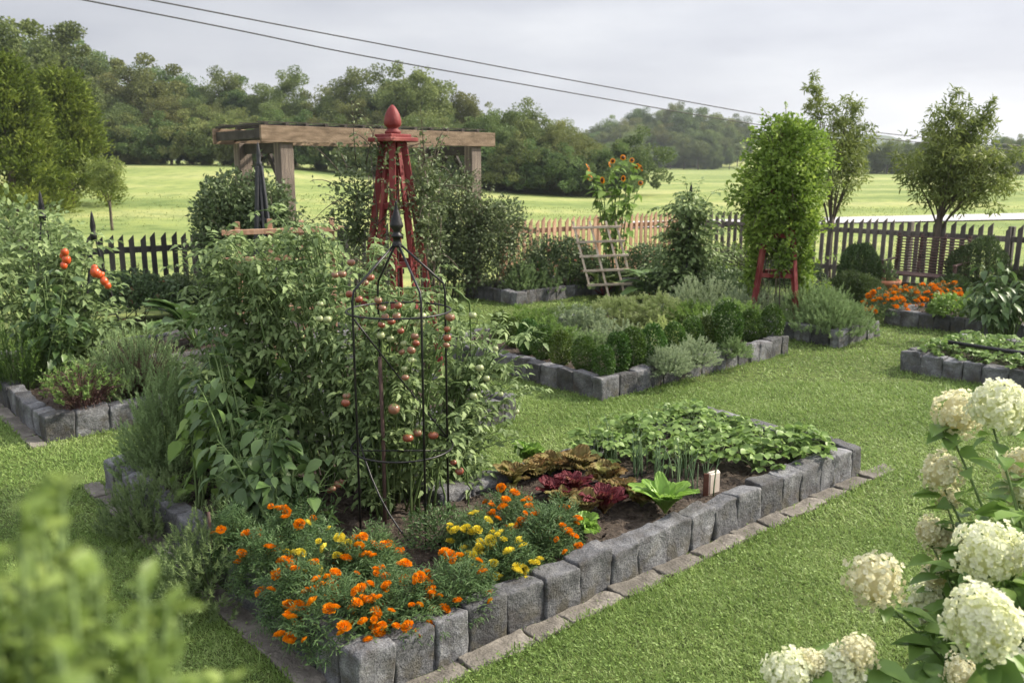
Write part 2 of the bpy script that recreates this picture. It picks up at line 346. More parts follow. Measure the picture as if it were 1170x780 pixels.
MT['t_orange'] = fruitmat('orange_tomato', [(.5, .07, .02), (.62, .11, .025)])
MT['tip'] = leafmat('sunflower_disc', [(.04, .015, .005), (.09, .035, .01)], .05)

# ------------------------------------------------------------------ camera, light, sky
cam = bpy.data.cameras.new('camera'); co = bpy.data.objects.new('camera', cam); COL.objects.link(co); sc.camera = co
co.location = (0, 0, CH); co.rotation_euler = (PI/2-PIT, 0, 0)
cam.sensor_width = 36; cam.lens = FPX/1170*36; cam.clip_start = .05; cam.clip_end = 4000
cam.dof.use_dof = True; cam.dof.focus_distance = 4.3; cam.dof.aperture_fstop = 4.2
sd = Vector((.95, .27)).normalized(); EL = math.radians(36)
sl = bpy.data.lights.new('sun', 'SUN'); sl.energy = 5.0; sl.angle = math.radians(2.5); sl.color = (1, .91, .76)
so = bpy.data.objects.new('sun', sl); COL.objects.link(so)
so.rotation_euler = Vector((sd.x*math.cos(EL), sd.y*math.cos(EL), math.sin(EL))).to_track_quat('Z', 'Y').to_euler()
w = bpy.data.worlds.new('World'); sc.world = w; w.use_nodes = True; nt = w.node_tree; nt.nodes.clear(); N = nt.nodes.new; L = nt.links.new
sky = N('ShaderNodeTexSky'); sky.sky_type = 'NISHITA'; sky.sun_disc = False; sky.sun_elevation = EL; sky.sun_rotation = math.atan2(sd.x, sd.y); sky.dust_density = 3
tc = N('ShaderNodeTexCoord'); sp = N('ShaderNodeSeparateXYZ'); L(tc.outputs['Generated'], sp.inputs[0])
mp = N('ShaderNodeMapping'); mp.inputs['Scale'].default_value = (1.2, 1.2, 5); mp.inputs['Rotation'].default_value = (0, .08, 0); L(tc.outputs['Generated'], mp.inputs[0])
cn = N('ShaderNodeTexNoise'); cn.inputs['Scale'].default_value = 2.2; cn.inputs['Detail'].default_value = 6; cn.inputs['Roughness'].default_value = .5; L(mp.outputs[0], cn.inputs[0])
cr = ramp(nt, [(4.1, 4.15, 4.6), (4.95, 5.0, 5.35), (5.9, 5.92, 6.15)], [.36, .5, .64]); L(cn.outputs['Fac'], cr.inputs[0])
# brighter towards the sun side (right)
dn = N('ShaderNodeMapRange'); dn.inputs['From Min'].default_value = -.6; dn.inputs['From Max'].default_value = .7; dn.inputs['To Min'].default_value = .8; dn.inputs['To Max'].default_value = 1.18
L(sp.outputs['X'], dn.inputs[0])
zn = N('ShaderNodeMapRange'); zn.inputs['From Min'].default_value = .22; zn.inputs['From Max'].default_value = .65; zn.inputs['To Min'].default_value = 1; zn.inputs['To Max'].default_value = 2.0; L(sp.outputs['Z'], zn.inputs[0])
zm = N('ShaderNodeMath'); zm.operation = 'MULTIPLY'; L(dn.outputs[0], zm.inputs[0]); L(zn.outputs[0], zm.inputs[1])
mu = N('ShaderNodeVectorMath'); mu.operation = 'SCALE'; L(cr.outputs[0], mu.inputs[0]); L(zm.outputs[0], mu.inputs['Scale'])
mx = N('ShaderNodeMix'); mx.data_type = 'RGBA'; mx.inputs[0].default_value = .86; L(sky.outputs[0], mx.inputs[6]); L(mu.outputs[0], mx.inputs[7])
bg = N('ShaderNodeBackground'); bg.inputs['Strength'].default_value = .1; L(mx.outputs[2], bg.inputs[0])
wo = N('ShaderNodeOutputWorld'); L(bg.outputs[0], wo.inputs[0])
sc.view_settings.view_transform = 'Standard'; sc.view_settings.look = 'None'; sc.view_settings.gamma = 1; sc.view_settings.exposure = .64
cy = sc.cycles; cy.use_denoising = True; cy.max_bounces = 6; cy.diffuse_bounces = 3; cy.glossy_bounces = 2; cy.transmission_bounces = 4; cy.volume_bounces = 0; cy.caustics_reflective = False; cy.caustics_refractive = False
cy.use_adaptive_sampling = True; cy.adaptive_threshold = .02

# ================================================================== SETTING
def grid_axis(a):  # dense near 0, coarse far
    return np.array(a)
def build_ground():
    xs = np.concatenate([-np.geomspace(900, 20, 34), np.linspace(-19, 19, 39), np.geomspace(20, 900, 34)])
    ys = np.concatenate([np.linspace(-30, 17, 24), np.linspace(18, 60, 30), np.geomspace(62, 1400, 60)])
    X, Y = np.meshgrid(xs, ys, indexing='ij'); Z = terr(X, Y)
    v = np.stack([X, Y, Z], -1).reshape(-1, 3); ny = len(ys)
    i, j = np.meshgrid(np.arange(len(xs)-1), np.arange(ny-1), indexing='ij'); i = i.ravel(); j = j.ravel()
    f = np.stack([i*ny+j, (i+1)*ny+j, (i+1)*ny+j+1, i*ny+j+1], -1)
    m = M(); m.add(v, f, 0.5)
    tag(m.build('ground', ground_mat()), None, None, None, 'structure')
build_ground()
# pale drive across the field beyond the right fence
xs = np.linspace(3.5, 90, 60); m = M(); vv = []
for x in xs:
    for dy in (-1.6, -.8, 0, .8, 1.6):
        y = 30+dy+.28*(x-4)+.7*math.sin(x*.07); vv.append((x, y, tz(x, y)+.05))
m.add(np.array(vv), [(5*i+k, 5*(i+1)+k, 5*(i+1)+k+1, 5*i+k+1) for i in range(59) for k in range(4)], .5)
tag(m.build('gravel_road', MT['gravel']), None, None, None, 'structure')
# distant ridge
m = M(); vv = []
for i in range(80):
    x = -500+i*20; h = 20+16*math.exp(-((x-190)/110)**2)+5*math.sin(i*.5)+2*math.sin(i*1.7)
    for k, (dy, kz) in enumerate([(-60, 0), (-30, .6), (0, 1), (40, .9), (120, 0)]): vv.append((x, 800+dy, 2+h*kz))
m.add(np.array(vv), [(5*i+k, 5*(i+1)+k, 5*(i+1)+k+1, 5*i+k+1) for i in range(79) for k in range(4)], .5)
tag(m.build('hills', solid('far_hill', [(.03, .05, .02), (.05, .08, .03)], .05, .9)), None, None, None, 'structure')

# ------------------------------------------------------------------ beds
def rough_block(seed, lx, dy, hz):
    b = bmesh.new(); bmesh.ops.create_cube(b, size=1)
    bmesh.ops.subdivide_edges(b, edges=b.edges[:], cuts=9, use_grid_fill=True)
    o = Vector((seed*7.3, seed*3.1, 0))
    tilt = random.uniform(-.05, .05); skew = random.uniform(-.09, .09); skw2 = random.uniform(-.12, .12)
    for q in b.verts:
        p = q.co*2; p = Vector([math.copysign(abs(c)**.55, c) for c in p])
        # soften edges and corners
        k = [abs(c)**22 for c in p]; s_ = (sum(k))**(1/22.0)
        p = p/max(s_, .0001)*max(abs(p.x), abs(p.y), abs(p.z))
        w_ = Vector((p.x*lx/2, p.y*dy/2, p.z*hz/2))
        n = noise.noise_vector(w_*7+o)*.013+noise.noise_vector(w_*22+o)*.007+noise.noise_vector(w_*55+o)*.0025
        w_ += n; w_.x += tilt*w_.z; w_.z += (w_.z > 0)*skew*w_.x+(w_.z > 0)*skw2*w_.y
        q.co = w_
    for f in b.faces: f.smooth = True
    me = bpy.data.meshes.new('granite_block'); b.to_mesh(me); b.free(); me.materials.append(MT['granite']); return me
BLK = [rough_block(i, .205, .12, .25) for i in range(12)]
def paver_mesh(seed):
    me = rough_block(seed+40, .3, .13, .06); me.materials.clear(); me.materials.append(MT['paver']); me.name = 'paver'; return me
PAV = [paver_mesh(i) for i in range(6)]
BEDS = []; PAVR = []
def inpoly(pts, P_):
    x, y = pts[:, 0], pts[:, 1]; c = np.zeros(len(pts), bool); n = len(P_)
    for i in range(n):
        x1, y1 = P_[i]; x2, y2 = P_[(i+1) % n]
        hit = ((y1 > y) != (y2 > y)) & (x < (x2-x1)*(y-y1)/((y2-y1) or 1e-9)+x1); c ^= hit
    return c
def bed(label, poly, pavers=(), top=.2):
    c = np.mean(poly, 0); t = thing('raised_bed', label, 'garden bed', st(c[0], c[1], 0))
    off = Vector(t.location); n = len(poly); D = .12
    BEDS.append(poly)
    for i in range(n):
        a = np.array(poly[i], float); b = np.array(poly[(i+1) % n], float); nx = np.array(poly[(i+2) % n], float)
        d = b-a; Ln = np.linalg.norm(d); d /= Ln; e = nx-b; cr_ = d[0]*e[1]-d[1]*e[0]
        Lb = Ln-D-.012 if cr_ > 0 else Ln+D
        inn = np.array([-d[1], d[0]]); k = max(1, round(Lb/.21)); step = [random.uniform(.8, 1.2) for _ in range(k)]; s0 = Lb/sum(step); pos = 0
        wd = U*d[0]+V*d[1]; ang = math.atan2(wd[1], wd[0])
        for q in range(k):
            l = step[q]*s0; m_ = a+d*(pos+l/2)+inn*(D/2+random.uniform(-.008, .008)); pos += l
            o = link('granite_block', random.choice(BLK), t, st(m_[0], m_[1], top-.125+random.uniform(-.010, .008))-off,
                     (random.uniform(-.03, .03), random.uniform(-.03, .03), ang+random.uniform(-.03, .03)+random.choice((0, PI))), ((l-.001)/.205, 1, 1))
        if i in pavers:
            pos = -.12 if True else 0; Lp = Ln+.12
            while pos < Lp:
                l = random.uniform(.2, .4); m_ = a+d*(pos+l/2)-inn*(.055+random.uniform(-.005, .005))
                if pos+l > Lp+.25: break
                link('paver', random.choice(PAV), t, st(m_[0], m_[1], -.019+random.uniform(-.003, .004))-off, (random.uniform(-.02, .02), 0, ang+random.uniform(-.03, .03)), ((l-.004)/.3, .88, 1))
                pos += l
            q0 = a-inn*.105-d*.12; q1 = b-inn*.105+d*.12
            PAVR.append([tuple(q0), tuple(q1), tuple(b), tuple(a)])
    # soil: bumpy sheet inside the edging
    P_ = np.array(poly); lo = P_.min(0)+.04; hi = P_.max(0)-.04; h = .045
    nx_, ny_ = [int(q) for q in np.ceil((hi-lo)/h)]; gx = np.linspace(lo[0], hi[0], nx_+1); gy = np.linspace(lo[1], hi[1], ny_+1)
    X, Y = np.meshgrid(gx, gy, indexing='ij')
    Z = top-.065+.012*np.sin(X*9+Y*4)*np.sin(Y*7.3-X*2)+R.normal(size=X.shape)*.007
    v = np.stack([X*U[0]+Y*V[0]-off.x, X*U[1]+Y*V[1]-off.y, Z], -1).reshape(-1, 3)
    i, j = np.meshgrid(np.arange(nx_), np.arange(ny_), indexing='ij'); i = i.ravel(); j = j.ravel()
    cc = np.stack([(gx[i]+gx[i+1])/2, (gy[j]+gy[j+1])/2], -1); ok = inpoly(cc, poly)
    for (ex, ey) in ((.07, 0), (-.07, 0), (0, .07), (0, -.07)): ok &= inpoly(cc+np.array([ex, ey]), poly)
    i = i[ok]; j = j[ok]
    f = np.stack([i*(ny_+1)+j, (i+1)*(ny_+1)+j, (i+1)*(ny_+1)+j+1, i*(ny_+1)+j+1], -1)
    m = M(); m.add(v, f, .5)
    # clods and bark scraps lying on it
    na = int(len(i)*.9); pick = R.integers(0, len(i), na); px_ = gx[i[pick]]+R.random(na)*h; py_ = gy[j[pick]]+R.random(na)*h
    O = np.stack([px_*U[0]+py_*V[0]-off.x, px_*U[1]+py_*V[1]-off.y, np.full(na, top-.058)], -1)
    m.add(*place(SIMPLE, O, rv(na)*[1, 1, .3], R.uniform(.012, .035, na)))
    m.build('soil', MT['soil'], t)
    return t
bed('granite edged front bed of tomatoes, marigolds and lettuces, flat pavers along its foot',
    [(1.5, 2.6), (5.36, 2.6), (5.36, 3.85), (2.85, 3.85), (2.85, 5.65), (1.5, 5.65)], (0, 5))
bed('granite edged bed at the left, lavender at its corner',
    [(1.45, 6.9), (2.7, 6.9), (2.7, 8.45), (5.2, 8.45), (5.2, 9.7), (1.45, 9.7)], (5,))
bed('small stone edged bed round the foot of the tall red obelisk', [(3.3, 5.06), (4.47, 5.06), (4.47, 7.3), (3.3, 7.3)])
bed('granite edged bed in the middle with little round boxwoods and grey herbs', [(5.42, 5.0), (8.41, 5.0), (8.41, 7.6), (5.42, 7.6)])
bed('stone edged bed under the grey catmint and the red obelisk with the round vine', [(9.12, 4.8), (10.1, 4.8), (10.1, 7.4), (9.12, 7.4)])
bed('stone edged bed at the right edge with a black pipe and low strawberry leaves', [(8.52, 1.6), (10.0, 1.6), (10.0, 3.82), (8.52, 3.82)])
bed('far stone edged bed of orange marigolds in front of the brown slatted bench', [(11.02, 3.2), (12.4, 3.2), (12.4, 5.2), (11.02, 5.2)])
bed('far stone edged bed with rosemary and yellow spires in front of the wooden trellis', [(8.39, 9.5), (11.2, 9.5), (11.2, 10.7), (8.39, 10.7)])

# ------------------------------------------------------------------ lawn
def lawn():
    m = M()
    def scatter(n, y0, y1, p):
        y = y0+(y1-y0)*R.random(n)**p; x = (R.random(n)*2-1)*(.64*y+.9)
        s = x*U[0]+y*U[1]; t = x*V[0]+y*V[1]
        ok = (s < 14.2) & (t < 11.9)
        q = np.stack([s, t], -1)
        for b in BEDS: ok &= ~inpoly(q, b)
        for k, b in enumerate(PAVR):
            e = R.random(n) < .06
            ok &= ~(inpoly(q, b) & ~e)
        return x[ok], y[ok]
    pn = lambda x, y: .5+.5*np.sin(x*1.9+np.sin(y*1.3)*1.7)*np.sin(y*2.3+np.sin(x*2.1))
    for n, y0, y1, L_, W_ in ((300000, 1.7, 4.6, .050, .0030), (230000, 4.6, 8, .050, .0048), (220000, 8, 17.8, .052, .0080)):
        x, y = scatter(n, y0, y1, .85); k = len(x)
        O = np.stack([x, y, np.full(k, -.002)], -1)
        d = R.normal(size=(k, 3))*[.7, .7, .1]+[-.3, .15, 0]; d[:, 2] = .62
        h = L_*R.uniform(.6, 1.35, k)*(.75+.5*pn(x*2.3, y*2.3))
        rr = np.clip(R.random(k)**1.15*.85+.32*pn(x, y)-.12, 0, 1)
        m.add(*place((BLADE[0], [(0, 1, 2, 3)]), O, d, h, np.full(k, W_)*R.uniform(.7, 1.4, k), rnd=rr))
    # clover and plantain leaves lying in it
    for n, y0, y1, L_ in ((16000, 1.7, 5, .010), (9000, 5, 9, .012), (3000, 9, 17, .016)):
        x, y = scatter(n, y0, y1, .85); k = len(x)
        O = np.stack([x, y, R.uniform(.008, .032, k)], -1); d = R.normal(size=(k, 3)); d[:, 2] = R.uniform(-.1, .5, k)
        m.add(*place(CARD, O, d, L_*R.uniform(.7, 1.6, k), rnd=np.clip(.3+.35*R.random(k), 0, 1), rollj=.35))
    # longer uncut blades against stones and pavers
    for b in BEDS+PAVR:
        b = np.array(b, float)
        for i in range(len(b)):
            a, c = b[i], b[(i+1) % len(b)]; Ln = np.linalg.norm(c-a); k = int(Ln*230); tt = R.random(k)[:, None]; d_ = (c-a)/Ln; nn = np.array([d_[1], -d_[0]])
            q = a+(c-a)*tt+nn*(R.random(k)**1.5*.06)[:, None]*(1 if len(b) != 4 or True else 1); ok = np.ones(k, bool)
            for bb in BEDS+PAVR: ok &= ~inpoly(q, bb)
            ok &= (np.sin(q[:, 0]*6+q[:, 1]*4)+R.normal(size=k)*.7 > -.4); q = q[ok]; k = len(q)
            if not k: continue
            O = np.stack([q[:, 0]*U[0]+q[:, 1]*V[0], q[:, 0]*U[1]+q[:, 1]*V[1], np.zeros(k)], -1); d = R.normal(size=(k, 3))*[.45, .45, 0]+[0, 0, 1]
            m.add(*place((BLADE[0], [(0, 1, 2, 3)]), O, d, R.uniform(.04, .085, k), R.uniform(.004, .007, k), rnd=R.random(k)*.7))
    o = m.build('grass', MT['grass'], smooth=False)
    tag(o, 'short mown grass with clover between the beds', 'grass', None, 'stuff')
lawn()

def meadow():
    m = M(); n = 40000; y = 17.5+26*R.random(n)**1.5; x = (R.random(n)*2-1)*(.66*y+2); s = x*U[0]+y*U[1]; t = x*V[0]+y*V[1]
    cl = np.sin(x*.35+np.sin(y*.5)*2)*np.sin(y*.3+x*.11)+.5*np.sin(x*1.3)*np.sin(y*.9)
    ok = ((s > 14.6) | (t > 12.9)) & (np.abs(y-30-.28*(x-4)) > 2.3) & (R.random(n) < .45+.4*cl); x = x[ok]; y = y[ok]; k = len(x)
    O = np.stack([x, y, terr(x, y)-.01], -1); d = R.normal(size=(k, 3))*[.35, .35, 0]+[0, 0, 1]
    m.add(*place((BLADE[0], [(0, 1, 2, 3)]), O, d, R.uniform(.04, .10, k)*(.8+y/60), R.uniform(.012, .03, k)*(y/22), rnd=np.clip(R.random(k)*.9+.1, 0, 1)))
    tag(m.build('meadow_grass', leafmat('meadow_blades', [(.20, .26, .09), (.27, .33, .12), (.36, .39, .17)], .45, .6, .2, nscale=.5), smooth=False), 'pale green meadow grass beyond the fences', 'grass', None, 'stuff')
meadow()

# ================================================================== TREES
def crown(m, ctr, rad, ncl, per, leaf, clr=.3, seed=1, T=CARD, flat=.75, mat=0, hang=0.0, low=-.35, rr=(0, 1)):
    """leaf clumps spread through an uneven crown"""
    rg = np.random.default_rng(seed); d = nrm(rg.normal(size=(ncl*3, 3))); d = d[d[:, 2] > low][:ncl]; n = len(d)
    q = rg.random(n)**.45*lump(d, seed, .3); C = np.array(ctr)+d*np.array(rad)*q[:, None]
    cr_ = clr*rg.uniform(.6, 1.4, n)*min(rad)
    k = rg.integers(int(per*.5), int(per*1.5)+1, n); idx = np.repeat(np.arange(n), k); N_ = len(idx)
    e = nrm(rg.normal(size=(N_, 3))); rad_ = rg.random(N_)**.4
    O = C[idx]+e*(rad_*cr_[idx])[:, None]*[1, 1, flat]
    dd = e+np.array([0, 0, .4-hang])+rg.normal(size=(N_, 3))*.6
    tone = rg.random(n)*.5
    m.add(*place(T, O, dd, leaf*rg.uniform(.6, 1.4, N_), upv=e+np.array([0, 0, .6]), rnd=np.clip((tone[idx]+rg.random(N_)*.5)*(rr[1]-rr[0])+rr[0], 0, 1)), mat)
    return C
def limbs(m, base, tops, r0, fork, mat=0, seed=0):
    rg = random.Random(seed); b = Vector(base); fk = Vector(fork)
    m.add(*tube(bez(b, (b+fk)/2+Vector((rg.uniform(-.1, .1)*r0*8, rg.uniform(-.1, .1)*r0*8, 0)), fk, 6), np.linspace(r0, r0*.7, 6), 8))
    for tp in tops:
        tp = Vector(tuple(tp)); mid = fk.lerp(tp, .5)+Vector((0, 0, (tp-fk).length*.12))
        st_ = b.lerp(fk, rg.uniform(.7, 1)); m.add(*tube(bez(st_, mid, tp, 6), np.linspace(r0*.26, r0*.05, 6), 5))
def forest_tree(kind, seed):
    """unit 10 m broadleaf tree; crown shape differs by kind"""
    rg = random.Random(seed); t = thing('broadleaf_tree', '', 'tree')
    m = M()
    if kind == 'round': C = crown(m, (0, 0, 5.8), (3.4, 3.4, 4.4), 100, 270, .17, .30, seed, low=-.75)
    elif kind == 'tall': C = crown(m, (0, 0, 5.9), (2.5, 2.5, 4.6), 90, 270, .17, .34, seed, low=-.8)
    elif kind == 'open': C = crown(m, (0, 0, 6.9), (3.3, 3.0, 3.3), 40, 220, .18, .26, seed, low=-.5)
    else: C = crown(m, (0, 0, 4.3), (4.2, 4.0, 5.4), 160, 270, .17, .26, seed, low=-.98)
    mt = M(); limbs(mt, (0, 0, -.3), C[::5], .24, (rg.uniform(-.3, .3), rg.uniform(-.3, .3), 4.2), seed=seed)
    mt.build('trunk', MT['bark'], t); m.build('crown', MT['wood_far'], t, smooth=False)
    return t
PROT = {}
for k, nk in (('round', 3), ('tall', 2), ('open', 2), ('wide', 2)):
    PROT[k] = [forest_tree(k, 10*len(PROT)+i+3) for i in range(nk)]
USED = set(); FT = 0
def wood_tree(px, Y, ytop, kind, label, group, dx=0):
    """a wood tree on the bearing of px, Y metres out, crown reaching ytop"""
    global FT; p = P(px, 200, Y); z0 = tz(p.x, Y); H_ = P(px, ytop, Y).z-z0; s = H_/10
    pr = PROT[kind][FT % len(PROT[kind])]; FT += 1; rz = random.uniform(0, 6.28); wsc = s*random.uniform(.9, 1.15)
    if pr.name in USED: return dup(pr, (p.x, Y, z0), rz, (wsc, wsc, s), label, group)
    USED.add(pr.name); pr.location = (p.x, Y, z0); pr.rotation_euler = (0, 0, rz); pr.scale = (wsc, wsc, s); pr['label'] = label; pr['group'] = group; return pr
GL = 'broadleaf trees of the wood behind the meadow'
LW = 'dense green broadleaf tree in the wood along the left end of the meadow'
def skyline(px, pts):
    xs_ = [a for a, b in pts]; return float(np.interp(px, xs_, [b for a, b in pts]))
top_b = [(-60, 30), (0, 60), (40, 58), (70, 48), (100, 56), (135, 84), (165, 92), (190, 84), (225, 96), (265, 92), (300, 98), (345, 100), (375, 92), (420, 92), (455, 92), (480, 90), (510, 112), (560, 116), (610, 124), (650, 140), (672, 165)]
# back row, tallest
px = -50
while px < 690:
    f_ = min(1, max(0, (px-150)/450)); Y = 100-22*f_
    wood_tree(px+random.uniform(-8, 8), Y+random.uniform(0, 9), skyline(px, top_b)+random.uniform(-6, 10), random.choice(['tall', 'round', 'open', 'round']),
              LW if px < 240 else 'tall broadleaf tree in the back row of the wood behind the pergola', GL)
    px += random.uniform(20, 31)
# middle and edge rows
px = 90
while px < 650:
    f_ = min(1, max(0, (px-150)/450)); Y = 88-20*f_
    wood_tree(px+random.uniform(-8, 8), Y+random.uniform(-2, 3), skyline(px, top_b)+random.uniform(24, 44), random.choice(['round', 'wide']),
              LW if px < 240 else 'broadleaf tree in the middle of the wood behind the pergola', GL)
    px += random.uniform(26, 38)
px = 120
while px < 700:
    f_ = min(1, max(0, (px-150)/450)); Y = 80-18*f_
    wood_tree(px+random.uniform(-8, 8), Y+random.uniform(-3, 1), 150+14*f_+random.uniform(-18, 16), 'wide',
              LW if px < 240 else 'low spreading tree at the edge of the wood where the meadow ends', GL)
    px += random.uniform(24, 36)
# paler rounded mass standing forward at the right end of the wood
for px, yt in ((520, 138), (556, 118), (590, 116), (622, 130), (652, 142), (676, 160)):
    wood_tree(px, 63+random.uniform(-2, 2), yt, 'wide', 'pale green rounded tree at the right end of the wood, left of the sunflowers', 'rounded trees at the right end of the wood')
# single tall ones that break the skyline
wood_tree(8, 60, 14, 'open', 'tall tree with an open crown at the far left, above the dark evergreens', None)
wood_tree(78, 74, 42, 'tall', 'rounded tall tree rising above the evergreens at the left end of the wood', None)
wood_tree(172, 92, 66, 'open', 'thin tree with a flat open top standing above the left wood', None)
wood_tree(462, 78, 76, 'open', 'high tree with a loose feathery crown above the red obelisk finial', None)
wood_tree(487, 80, 78, 'open', 'feathery crowned tree just right of the highest one behind the pergola', None)
# hill on the right of the wood
GH = 'trees on the wooded hill across the meadow'; LH = 'hazy tree on the round wooded hill behind the sunflowers'
top_h = [(655, 150), (690, 138), (720, 126), (755, 120), (800, 120), (838, 128), (850, 150)]
for Y, dy in ((244, 0), (232, 12), (218, 26), (206, 42)):
    px = 655+random.uniform(0, 8)
    while px < 846:
        wood_tree(px, Y+random.uniform(-4, 4), min(182, skyline(px, top_h)+dy+random.uniform(-3, 7)), random.choice(['round', 'wide']), LH, GH); px += random.uniform(13, 20)
GR = 'trees of the hedgerow at the right'; LR = 'dark tree in the hedgerow across the meadow between the vine and the right tree'
px = 962
while px < 1215:
    LR_ = LR if px < 1060 else 'dark tree in the hedgerow behind the right edge of the meadow'
    wood_tree(px, 150+random.uniform(-4, 4), np.interp(px, [960, 985, 1020, 1060, 1110, 1150, 1215], [176, 162, 158, 155, 162, 158, 150])+random.uniform(-3, 5), random.choice(['round', 'wide']), LR_, GR)
    px += random.uniform(9, 14)
# low brush where meadow meets wood
GBU = 'brush along the foot of the wood'
def brush_proto():
    m = M(); crown(m, (0, 0, .9), (1.6, 1.4, 1.1), 60, 170, .075, .24, 77, low=-.5); return m.mesh('brush', MT['wood_far'], False)
BR = brush_proto()
px = 120
while px < 720:
    f_ = min(1, max(0, (px-150)/450)); Y = 77-18*f_+random.uniform(-1, 1); p = P(px, 200, Y)
    o = link('bush', BR, None, (p.x, Y, tz(p.x, Y)-.2), (0, 0, random.uniform(0, 6)), random.uniform(1.2, 2.0)); tag(o, 'green bush of the brush along the foot of the wood behind the meadow', 'bush', GBU)
    px += random.uniform(10, 16)

# cedars: feathery cones of upswept sprays
def cedar(label, px, Y, ytop, rad, seed):
    p = P(px, 245, Y); z0 = tz(p.x, Y); h = P(px, ytop, Y).z-z0; t = thing('cedar_tree', label, 'evergreen tree', (p.x, Y, z0))
    m = M(); rg = np.random.default_rng(seed); n = 300
    zz = rg.random(n)**.75*.98; az = rg.random(n)*6.283
    rr_ = rad*(1-zz)**.62*lump(np.stack([np.cos(az), np.sin(az), zz*2], -1), seed, .22, 2.4)
    C = np.stack([np.cos(az)*rr_, np.sin(az)*rr_, zz*h], -1); ins = rg.random(n)**.4; C[:, :2] *= ins[:, None]
    per = 85; idx = np.repeat(np.arange(n), per); N_ = len(idx); out = nrm(np.stack([np.cos(az), np.sin(az), np.full(n, .75)], -1))
    O = C[idx]+rg.normal(size=(N_, 3))*[.2, .2, .16]+out[idx]*rg.random(N_)[:, None]*.3
    m.add(*place(CARD, O, out[idx]+rg.normal(size=(N_, 3))*.45, rg.uniform(.14, .32, N_), rg.uniform(.05, .1, N_), rnd=np.clip(rg.random(n)[idx]*.75+rg.random(N_)*.4-.1, 0, 1)))
    mt = M(); mt.add(*tube([(0, 0, -.2), (0, 0, h*.95)], [.16, .03], 8)); mt.build('trunk', MT['bark'], t); m.build('crown', MT['cedar'], t, smooth=False)
cedar('tall dark green cedar at the left edge, broader than its neighbour', 18, 33, 70, 2.1, 5)
cedar('golden green cedar with a rounded cone, right of the taller one at the left edge', 84, 36, 88, 1.75, 8)

def young_tree(name, label, cat, base, h, crown_boxes, leafmat_, leaf, T, seed, r0, fork, hang=.6):
    t = thing(name, label, cat, base); m = M(); tops = []
    for i, (c, r, n, per) in enumerate(crown_boxes): tops += list(crown(m, c, r, int(n*1.3), int(per*2.4), leaf, .34, seed+i, T, hang=hang, low=-1)[::13])
    mt = M(); limbs(mt, (0, 0, -.05), tops, r0, fork, seed=seed); mt.build('trunk', MT['bark'], t); m.build('crown', leafmat_, t)
    return t
# small tree at the brown bench, and its twin behind the vine ball
b = P(1063, 332, 13.9); b.z = 0
young_tree('fruit_tree', 'young tree with long narrow leaves and a forked dark trunk, behind the brown bench', 'tree', b, 3.1,
           [((.3, 0, 1.9), (.68, .6, .6), 100, 22), ((.25, .1, 2.45), (.55, .45, .5), 60, 20), ((.1, 0, 2.85), (.22, .25, .3), 16, 14), ((.62, .1, 2.8), (.18, .2, .25), 10, 12), ((-.35, 0, 2.0), (.38, .4, .4), 26, 14), ((.95, 0, 2.0), (.32, .3, .38), 22, 14)],
           MT['fruit_tree'], .08, NARROW, 21, .07, (.06, 0, 1.45))
b = P(945, 330, 15.6); b.z = 0
young_tree('fruit_tree', 'taller young tree with thin reddish topmost shoots, rising behind the round green vine', 'tree', b, 3.7,
           [((-.1, 0, 2.2), (.62, .6, .85), 70, 22), ((.3, .1, 2.3), (.35, .4, .7), 34, 18), ((-.45, 0, 3.15), (.2, .2, .5), 22, 14), ((.1, 0, 2.95), (.35, .3, .35), 20, 15)],
           MT['fruit_tree'], .075, NARROW, 31, .07, (0, 0, 1.1))
b = P(128, 258, 27); b.z = tz(b.x, 27)
young_tree('sapling', 'small thin yellowish sapling in the meadow right of the cedars', 'tree', b, 2,
           [((-.1, 0, 1.7), (.55, .5, .6), 30, 26), ((.25, 0, 1.35), (.35, .3, .3), 10, 16)], MT['fruit_tree'], .1, NARROW, 41, .05, (.0, 0, .9))

# ------------------------------------------------------------------ overhead wires
def wire(label, pts):
    m = M(); q = [P(*p) for p in pts]; out = []
    for i in range(len(q)-1):
        for k in range(12): out.append(q[i].lerp(q[i+1], k/12))
    out.append(q[-1]); a = np.array([tuple(p) for p in out])
    for _ in range(30): a[1:-1] = (a[:-2]+a[2:]+2*a[1:-1])/4
    m.add(*tube(a, .024, 5)); tag(m.build('power_line', MT['wire']), label, 'power line', 'overhead wires')
wire('lower of the two overhead wires crossing the sky', [(-30, -24, 24), (95, 0, 26), (270, 34, 30), (400, 62, 33), (640, 104, 38), (860, 143, 44), (1000, 159, 48), (1220, 176, 54)])
wire('upper of the two overhead wires crossing the sky', [(60, -20, 25), (172, 0, 27), (300, 25, 30), (400, 44, 33), (610, 84, 38), (870, 132, 44), (1000, 153, 48), (1220, 171, 54)])

